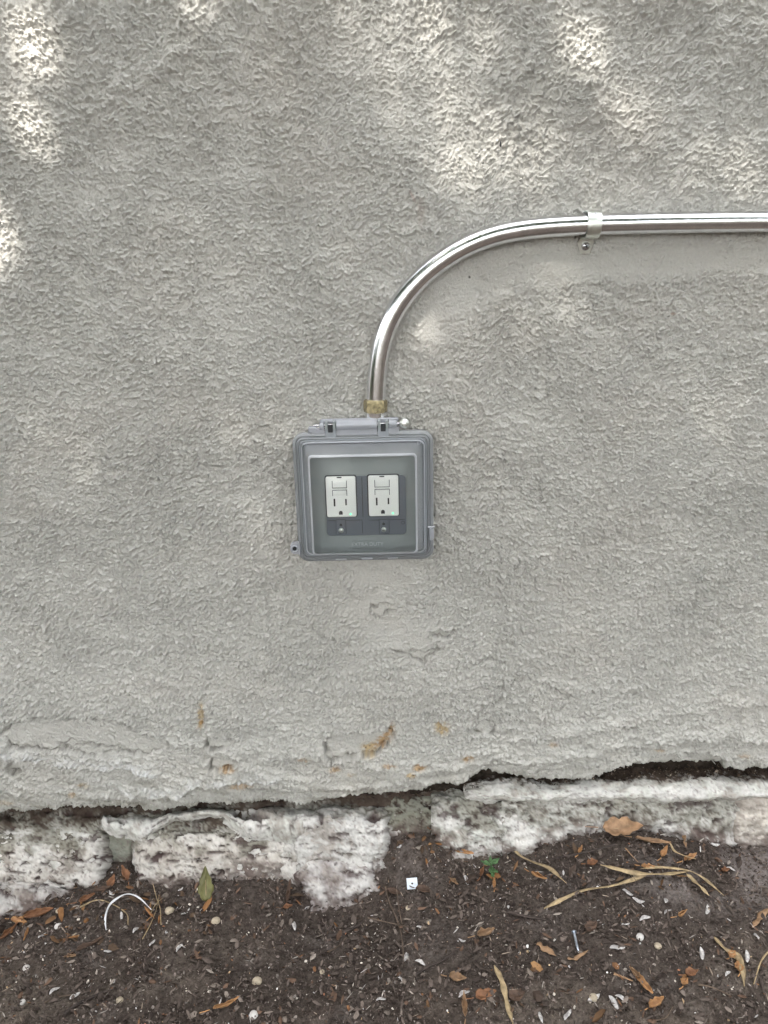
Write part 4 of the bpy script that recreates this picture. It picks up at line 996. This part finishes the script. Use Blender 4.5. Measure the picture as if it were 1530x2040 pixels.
# nail
na, nb = G(1143, 1866, .006), G(1152, 1902, .003); pth = np.array([na+(nb-na)*t for t in np.linspace(0, 1, 9)])-na
nail = tube('nail', pth, [.0017, .0016, .0015, .0015, .0015, .0015, .0014, .0012, .0003], M_nail, None, 12, loc=na)
tag(nail, 'shiny bluish steel nail lying on the soil below the straw', 'nail')
dv = (nb-na)/np.linalg.norm(nb-na)
tube('nail_head', [tuple(-dv*.0012), tuple(-dv*.0011), tuple(dv*.0002), tuple(dv*.0003)], [.0024, .0031, .0031, .0024], M_nail, nail, 14)
# pale blue square tag with a hole
tg = G(821, 1768, .006)
bm = bmesh.new(); s_ = .0068; inn = .0014
outer = [(-s_, -s_), (0, -s_), (s_, -s_), (s_, 0), (s_, s_), (0, s_), (-s_, s_), (-s_, 0)]
angs = [225, 270, 315, 0, 45, 90, 135, 180]
tp = []
for zt_ in (.0008, 0):
    tp.append(([bm.verts.new((a, b*1.0, zt_)) for a, b in outer], [bm.verts.new((inn*math.cos(R(a)), inn*math.sin(R(a)), zt_)) for a in angs]))
for k in range(8):
    k2 = (k+1) % 8
    bm.faces.new((tp[0][0][k], tp[0][0][k2], tp[0][1][k2], tp[0][1][k])); bm.faces.new((tp[1][0][k], tp[1][1][k], tp[1][1][k2], tp[1][0][k2]))
    bm.faces.new((tp[0][0][k], tp[1][0][k], tp[1][0][k2], tp[0][0][k2])); bm.faces.new((tp[0][1][k], tp[0][1][k2], tp[1][1][k2], tp[1][1][k]))
o = bm_obj('square_tag', bm, M_tag, None, False, tg); o.rotation_euler = (R(28), R(-3), R(3))
tag(o, 'small pale blue square plastic tag with a centre hole on the soil', 'tag')
# seedling
sb = G(978, 1752); sd = empty('seedling', tuple(sb)); tag(sd, 'small green seedling growing at the foot of the white stones', 'seedling')
tube('stem', catmull([(0, 0, -.004), (.001, .001, .010), (.0, .003, .024)], 5), [.0009]*11, M_green, sd, 8)
for (dx, dy, dz, L, Wd, a, p) in ((-.0065, .003, .022, .017, .0095, 165, 10), (.0055, .004, .024, .015, .009, 30, 18), (.001, -.001, .012, .017, .010, -80, -15), (.0035, -.001, .014, .012, .008, -30, 5), (-.001, .006, .026, .010, .006, 90, 35)):
    leaf('leaf', 0, 0, L, Wd, a, M_green, .15, .2, p, 0, 0, 0, 0, seed=int(a), parent=sd, at=(dx, dy, dz))
# papery white husks: one mesh per husk kind, individuals copied
def husk_mesh(k):
    r = np.random.default_rng(50+k); V = []; Fq = []; nu, nv = 10, 8
    for i in range(nu+1):
        t = i/nu; wv = .0030*(math.sin(math.pi*t)**.7+.05)*(1+.15*(r.random()-.5)); bend = .0018*math.sin(3*t+k)
        for j in range(nv):
            a = 2*math.pi*j/nv; V.append(((t-.5)*.017, bend+wv*math.cos(a), .0011*math.sin(a)*(1+.6*(r.random()-.5))*math.sin(math.pi*t)**.5+.0016*math.sin(5*t+k)))
    for i in range(nu):
        for j in range(nv): Fq.append((i*nv+j, i*nv+(j+1) % nv, (i+1)*nv+(j+1) % nv, (i+1)*nv+j))
    me = bpy.data.meshes.new('seed_husk'); me.from_pydata(V, [], Fq); me.materials.append(M_husk)
    for p in me.polygons: p.use_smooth = True
    return me
HM = [husk_mesh(k) for k in range(3)]
HK = [(588,1848,95,1.25,'white pointed husk at the foot of the pier'),(85,1867,80,1.0,'white husk under the rust leaf at the far left'),(370,1820,55,1.0,'white husk left of the olive leaf'),
 (358,1892,60,.9,'white husk below the olive leaf'),(221,1783,-20,1.2,'silvery husk above the cable tie'),(243,1828,-55,.9,'silvery husk inside the cable tie arc'),(272,1856,70,1.0,'torn husk right of the cable tie foot'),
 (304,1882,85,.9,'grey husk below the dry grass needles'),(217,1897,30,.9,'silvery husk below the cable tie'),(110,1977,60,1.1,'white husk near the bottom left corner'),(150,1988,60,1.0,'silvery husk touching the dark rotten twig'),
 (360,1775,50,.6,'curled white scrap before the pitted stone'),(107,1768,-15,.9,'white scrap on the low layered stone'),(1328,1798,60,1.15,'white husk below the end of the straw knot'),(1408,1817,78,1.1,'bright white upright husk, right'),
 (1285,1834,10,1.1,'torn white husk left of the bright orange curled leaf'),(1230,1892,10,1.35,'long white husk right of the nail'),(1397,1904,95,1.1,'white husk with a dark slit, lower right'),(1450,1944,30,.7,'bright white pointed husk, lower right'),
 (1131,2026,65,1.15,'pinkish white husk at the bottom edge'),(1182,1992,35,1.2,'silvery forked husk, bottom right of centre'),(1237,1994,-35,1.1,'silvery husk left of the long orange-brown leaf'),(1222,2002,-55,1.2,'thin grey husk beside the silvery one'),
 (1423,1685,-8,1.0,'white husk on the dusty soil before the right stones'),(1455,1735,-30,.9,'silvery husk on the dusty soil at right'),(1508,1868,80,1.3,'ragged white husk at the right edge'),(1487,1910,85,1.1,'pale husk inside the bend of the bark strip'),
 (758,1996,10,.9,'white husk near the bottom, centre'),(838,1851,10,.8,'white husk at the crossing of thin twigs'),(921,1877,-25,.8,'white husk left of the papery tan leaf'),(925,1984,30,1.2,'silvery husk above the tan bark-like leaf'),
 (928,1757,-60,1.1,'silvery husk left of the seedling'),(808,1910,85,1.2,'grey husk on the end of the long twig'),(837,1922,-25,1.0,'thin silver husk right of the long twig'),(802,1957,-15,1.0,'crumpled white husk below the middle'),
 (738,1776,35,.9,'silvery husk before the lower pier stone'),(1078,2030,90,1.0,'white husk at the bottom edge left of the pinkish one'),(1250,1782,-40,1.2,'silvery husk under the straw arch'),(1272,1797,-30,1.2,'long silvery husk below the straw arch'),
 (1330,1820,30,.9,'grey husk left above the bright orange curled leaf'),(1246,1845,20,.8,'pale grey husk below the straw arch'),(1120,1745,75,.8,'small white husk right of the straw blade end'),(1310,1655,75,.9,'silvery husk right of the large tan leaf'),
 (1095,1672,-55,.8,'silvery husk before the chalky white stone'),(795,1690,60,.7,'pale husk in the litter pocket'),(612,1812,40,.6,'pale scrap on the lower pier stone')]
for i, (px, py, a, s_, lab) in enumerate(HK):
    o = bpy.data.objects.new('seed_husk', HM[i % 3]); link(o); o.location = G(px, py, .003); o.scale = (s_*.75,)*3; o.rotation_euler = (R(random.uniform(-25, 25)), R(random.uniform(-18, 10)), R(a))
    tag(o, lab, 'husk', 'papery seed husks on the soil')
# pebbles
def pebble_mesh(k, m):
    bm = bmesh.new(); bmesh.ops.create_icosphere(bm, subdivisions=2, radius=1)
    r = random.Random(k)
    off = [Vector((r.uniform(-1, 1), r.uniform(-1, 1), r.uniform(-1, 1))).normalized() for _ in range(4)]
    for v_ in bm.verts:
        f_ = 1
        for q in off: f_ -= .28*max(0, v_.co.dot(q)-.55)
        v_.co *= f_; v_.co.z *= .65
    me = bpy.data.meshes.new('pebble'); bm.to_mesh(me); bm.free(); me.materials.append(m)
    for p in me.polygons: p.use_smooth = True
    return me
PMs = [pebble_mesh(1, M_peb), pebble_mesh(2, M_pebw), pebble_mesh(3, M_peb)]
for i, (px, py, s_, lab) in enumerate(((430,1837,.0058,'yellowish pebble at the foot of the olive leaf'),(53,1930,.0045,'white pebble at the lower left'),(238,1995,.0045,'tan rounded pebble near the bottom, left'),
   (338,1816,.0062,'grey-tan pebble right of the grass needles'),(116,1847,.0048,'grey pebble below the low stone'),(151,1867,.0045,'round grey pebble left of the cable tie'),(117,1816,.004,'tan pebble at the stone edge, left'),
   (45,1998,.0036,'cream pebble at the bottom left'),(641,1938,.0034,'white pebble below the middle left'),(512,1958,.006,'pinkish pebble at the bottom, left of centre'),(709,1763,.0055,'orange-cream pebble lying before the pier'),
   (813,1810,.0036,'small cream pebble below the blue tag'),(1008,1710,.0036,'cream pebble under the seedling straw'),(1275,1868,.0048,'cream hollow pebble right of the nail'),(1310,1886,.0045,'white pebble right of the long white husk'),
   (1183,1990,.0052,'grey pebble near the bottom right of centre'),(505,2025,.0055,'cream pebble at the bottom edge'),(1265,1745,.006,'round brown pebble under the straw'))):
    o = bpy.data.objects.new('pebble', PMs[i % 3]); link(o); o.location = G(px, py, s_*.3); o.scale = (s_,)*3; o.rotation_euler = (0, 0, random.random()*6)
    tag(o, lab, 'pebble', 'pebbles on the soil')
# a dead insect speck on the stucco
q = P(997, 287, .003); bm = bmesh.new(); bmesh.ops.create_uvsphere(bm, u_segments=10, v_segments=8, radius=1, matrix=Matrix.Diagonal((.0011, .001, .0030, 1)))
o = bm_obj('dead_insect', bm, M_dark, None, True, q); tag(o, 'tiny dark insect stuck on the upper stucco', 'insect')

# ---- uncountable crumbs, mulch flakes, grit
def scatter_flakes(name, n, smin, smax, palette, aspect, lift, m, tri=False, region=None, tilt=.5, lab='', boost=None, power=3.0):
    xs = rng.uniform(-.68, .68, n*2); ys = -rng.uniform(0, 1, n*2)**1.0*.50-0.01
    z = ground_z(xs, ys); px, py = topx(xs, ys, z)
    keep = rng.random(n*2) < (0.6+0.4*fbm(xs/.05, ys/.05, 711, 3)) if boost is None else rng.random(n*2) < boost(px, py, xs, ys)
    xs, ys, z = xs[keep][:n], ys[keep][:n], z[keep][:n]; n = len(xs)
    s_ = smin+(smax-smin)*rng.random(n)**power; asp = aspect[0]+(aspect[1]-aspect[0])*rng.random(n)
    yaw = rng.uniform(0, 2*np.pi, n); t1 = rng.normal(0, tilt, n); t2 = rng.normal(0, tilt, n)
    ax = np.stack([np.cos(yaw)*np.cos(t1), np.sin(yaw)*np.cos(t1), np.sin(t1)], -1)
    bx = np.stack([-np.sin(yaw)*np.cos(t2), np.cos(yaw)*np.cos(t2), np.sin(t2)], -1)
    nz = np.cross(ax, bx)
    c = np.stack([xs, ys, z+lift*rng.random(n)+s_*.15], -1)
    a = ax*s_[:, None]/2; b = bx*(s_*asp)[:, None]/2; u_ = nz*(s_*asp*.28)[:, None]
    j = lambda: (.7+.6*rng.random(n))[:, None]
    # six-sided chip: pointed ends, a raised ridge -> 6 verts + ridge
    V = np.stack([c-a*j(), c-a*.4*j()+b*j(), c+a*.5*j()+b*.8*j(), c+a*j(), c+a*.3*j()-b*j(), c-a*.5*j()-b*.8*j(), c+u_*j()], 1).reshape(-1, 3)
    base_ = (np.arange(n)*7)[:, None, None]
    Fq = (base_+np.array([(0, 5, 6), (5, 4, 6), (4, 3, 6), (3, 2, 6), (2, 1, 6), (1, 0, 6)])[None]).reshape(-1, 3)
    pal = np.array(palette); w_ = pal[:, 3]/pal[:, 3].sum(); idx = rng.choice(len(pal), n, p=w_)
    cc = pal[idx, :3]*(.7+.6*rng.random(n))[:, None]
    o = np_mesh(name, V, Fq, m, np.repeat(cc, 7, 0), smooth=False)
    tag(o, lab, None, None, 'stuff'); return o
pal_m = [(.10,.078,.066,5),(.06,.046,.039,6),(.145,.115,.098,4),(.20,.165,.14,1.6),(.14,.088,.062,1.6),(.29,.25,.215,.4),(.22,.115,.06,.25)]
scatter_flakes('mulch_flakes', 23000, .003, .013, pal_m, (.15, .55), .003, M_crumb, lab='dark mulch flakes and leaf crumbs covering the soil')
def litter_left(px, py, xs, ys):
    return .004+.97*np.clip(np.exp(-(((px-150)/170)**2+((py-1830)/50)**2)) + np.exp(-(((px-235)/35)**2+((py-1765)/25)**2)) + .8*np.exp(-(((px-830)/60)**2+((py-1690)/35)**2)) + .55*np.exp(-(((px-1240)/170)**2+((py-1735)/38)**2))
        + .5*np.exp(-(((px-1000)/120)**2+((py-1990)/45)**2)) + .6*np.exp(-(((px-560)/40)**2+((py-1790)/40)**2)), 0, 1)
scatter_flakes('leaf_litter', 2300, .007, .024, [(.15,.085,.045,3),(.23,.115,.05,1.6),(.09,.06,.04,4),(.30,.17,.08,.7),(.06,.043,.034,3)], (.22, .6), .005, M_crumb, lab='brown shredded leaf litter heaped against the stones', boost=litter_left, tilt=.6)
scatter_flakes('soil_crumbs', 42000, .0014, .0052, [(.075,.056,.047,5),(.14,.11,.095,4),(.21,.17,.15,2.5),(.30,.26,.23,1)], (.6, 1), .001, M_crumb, lab='fine soil crumbs', tilt=.9)
scatter_flakes('pale_grit', 1900, .0014, .0048, [(.66,.60,.52,5),(.72,.70,.68,3),(.62,.45,.28,2),(.48,.22,.12,.6)], (.6, 1), .0015, M_grit, lab='tiny white and cream grit in the soil', tilt=.9, power=3.0)
scatter_flakes('pale_fibres', 1100, .004, .013, [(.42,.38,.34,4),(.30,.24,.19,4),(.55,.52,.50,2)], (.06, .16), .003, M_crumb, lab='thin pale fibres and straw scraps on the soil', tilt=.4)

# dirt and rootlets packed in the gap under the stucco
def gap_dirt():
    n = 2600; pxs = np.concatenate([rng.uniform(925, 1560, 2000), rng.uniform(100, 900, 600)]); V = []; Fq = []; C = []
    Ex = np.array([e[0] for e in E_px]); Ey = np.array([e[1] for e in E_px])
    for i, px in enumerate(pxs):
        prot = rng.uniform(-.022, -.004) if px > 920 else rng.uniform(-.020, -.010)
        tx = np.interp(px, [0, 300, 600, 860, 940, 1100, 1300, 1530], [1624, 1622, 1606, 1590, 1576, 1566, 1553, 1546])
        top3 = P(px, tx-8, -.012); z = top3[2]+rng.uniform(-.002, .004)+(.006*rng.random() if prot < 0 else 0)
        c = np.array([top3[0], -prot, z]); s_ = rng.uniform(.0015, .006)
        d = rng.normal(size=3); d /= np.linalg.norm(d); e = np.cross(d, rng.normal(size=3)); e /= np.linalg.norm(e); wv = s_*rng.uniform(.12, .6)
        k = len(V); V += [c-d*s_/2, c+e*wv/2, c+d*s_/2, c-e*wv/2]; Fq.append((k, k+1, k+2, k+3))
        b = [(.05,.036,.028), (.03,.022,.018), (.10,.07,.05), (.30,.25,.2)][rng.choice(4, p=[.4, .35, .17, .08])]; C += [b]*4
    o = np_mesh('gap_dirt', V, Fq, M_crumb, np.array(C), smooth=False); tag(o, 'dark dirt and rootlets packed in the gap under the stucco edge', None, None, 'stuff')
gap_dirt()

# ------------------------------------------------------------------ unseen behind the camera: shade tree, hedge added to block low sky
M_leafg = mat('unseen_leaf', (0.055, 0.10, 0.03), .5, spec=.4)
M_bark = mat('unseen_tree_bark', (0.12, 0.09, 0.065), .9, bumps=((30, .02, 1),), mottle=(20, .3))
def leaves_np(C, L0, L1, seed, flatz=1.0):
    r = np.random.default_rng(seed); n = len(C)
    a = r.normal(size=(n, 3)); a /= np.linalg.norm(a, axis=1)[:, None]; b = np.cross(a, r.normal(size=(n, 3))); b /= np.linalg.norm(b, axis=1)[:, None]
    nz = np.cross(a, b); s_ = (L0+(L1-L0)*r.random(n))[:, None]
    V = np.stack([C-a*s_/2, C+b*s_*.28+nz*s_*.06, C+a*s_/2, C-b*s_*.28+nz*s_*.06], 1).reshape(-1, 3); k = (np.arange(n)*4)[:, None]
    Fq = np.concatenate([k+np.array([[0, 1, 2]]), k+np.array([[0, 2, 3]])], 0)
    return V, Fq
# unseen crown, leaves thinned to place the dapples: share of sun reaching the wall
def through(px, py):
    T = np.full(px.shape, 0.006)
    for x, y, rx, ry, rot, a in THIN:
        c, s_ = math.cos(R(rot)), math.sin(R(rot)); dx, dy = px-x, py-y
        q = ((dx*c+dy*s_)/rx)**2+((-dx*s_+dy*c)/ry)**2; T = T+a*np.exp(-q**1.5)
    return np.clip(T, .004, 1)
THIN = [(700,10,170,80,10,.08),(860,110,200,110,38,.17),(1030,290,170,110,25,.15),(960,400,150,60,10,.05),(1290,250,60,110,-35,.13),(1225,205,60,40,0,.06),(1340,350,110,60,0,.09),
 (1440,320,55,45,-20,.2),(1495,400,60,45,0,.12),(1090,610,110,80,0,.10),(1330,780,110,70,0,.04),(880,640,50,60,0,.03),(85,845,60,45,0,.08),(180,915,55,35,0,.06),
 (300,150,160,60,-30,.03),(12,60,40,30,0,.10),(25,205,30,25,0,.12),
 (66,94,42,36,20,3),(62,256,30,30,30,3),(1166,88,32,32,0,3),(390,-4,36,30,0,1.2),(-8,480,36,46,0,1.0),(712,1003,17,13,0,1.6),(803,987,12,12,0,1.2),(655,1015,9,22,-40,.6)]
SD = 3.7
up_ = np.array([0, 0, 1.0]); e1 = np.cross(S, up_); e1 /= np.linalg.norm(e1); e2 = np.cross(e1, S)
cc = S*SD+np.array([0, 0, .35])
def crown_points(n, a, b, c, pw):
    q = rng.normal(size=(n, 3)); q /= np.linalg.norm(q, axis=1)[:, None]; rr_ = rng.random(n)**(1/pw)
    return cc + (q[:, :1]*e1*a+q[:, 1:2]*e2*b+q[:, 2:]*S*c)*rr_[:, None]
def wallpx(Cp):
    t = Cp[:, 1]/S[1]; hit = Cp-t[:, None]*S; return topx(hit[:, 0], hit[:, 1]*0, hit[:, 2])
WX0, WX1, WZ0, WZ1 = -.80, .80, -.85, 1.30
n = 150000; TAU = 5.6
hx, hz_ = rng.uniform(WX0, WX1, n), rng.uniform(WZ0, WZ1, n)
px, py = topx(hx, hx*0, hz_); tau = -np.log(through(px, py))
keep = rng.random(n) < tau/TAU
hx, hz_ = hx[keep], hz_[keep]; tt_ = rng.uniform(3.2, 4.3, len(hx))
C = np.stack([hx, hx*0, hz_], -1)+tt_[:, None]*S
V, Fq = leaves_np(C, .019, .028, 5)
# the wider crown, of larger sprays, spread to block the sky
C2 = crown_points(16000, 4.8, 1.45, 1.0, 2.2); px, py = wallpx(C2)
t = C2[:, 1]/S[1]; hit = C2-t[:, None]*S
C2 = C2[(hit[:, 0] < WX0-.1) | (hit[:, 0] > WX1+.1) | (hit[:, 2] < WZ0-.1) | (hit[:, 2] > WZ1+.1)]
V2, Fq2 = leaves_np(C2, .14, .24, 8)
Fq = np.concatenate([Fq, Fq2+len(V)], 0); V = np.concatenate([V, V2], 0)
tree = empty('unseen_shade_tree', (-2.0, -2.9, -.03)); tag(tree, 'unseen leafy tree in front of the wall, crown thinned and widened to shape the light', 'tree')
np_mesh('unseen_crown', V-np.array([-2.0, -2.9, -.03]), Fq, M_leafg, smooth=False, parent=tree)['kind'] = 'stuff'
tp_ = catmull([(0, 0, -.1), (.05, .02, 1.0), (.2, .1, 2.0), (.4, .3, 2.7), (.7, .5, 3.5)], 6)
tube('unseen_trunk', tp_, np.linspace(.13, .04, len(tp_)), M_bark, tree, 14)
for bpts in (((.2,.1,2.0),(.9,.3,2.5),(1.7,.9,3.0)),((.2,.1,1.9),(-.5,.3,2.5),(-1.1,.6,2.9)),((.35,.25,2.6),(.8,.9,3.0),(1.1,1.4,3.6))):
    b_ = catmull(bpts, 5); tube('unseen_branch', b_, np.linspace(.05, .014, len(b_)), M_bark, tree, 10)
# added hedge that blocks low sky light, higher on the right than the left
n = 40000
C = np.stack([rng.uniform(-9, 9, n), rng.normal(-4.9, .28, n), rng.uniform(-.03, 1, n)*3.9], -1); C = C[~np.isnan(C).any(1)]
n2_ = 26000; sgn = np.where(rng.random(n2_) < .5, -1.0, 1.0)
C2 = np.stack([sgn*(3.9+rng.normal(0, .25, n2_)), rng.uniform(-4.9, -.3, n2_), rng.uniform(-.03, 1, n2_)*np.where(sgn > 0, 4.6, 1.5)], -1); C = np.concatenate([C, C2])
V, Fq = leaves_np(C, .07, .14, 6)
hd = empty('blocker_hedge', (0, -4.9, -.03)); tag(hd, 'unseen dense green hedge added on three sides to block low sky light', 'hedge')
np_mesh('blocker_foliage', V-np.array([0, -4.9, -.03]), Fq, M_leafg, smooth=False, parent=hd)['kind'] = 'stuff'
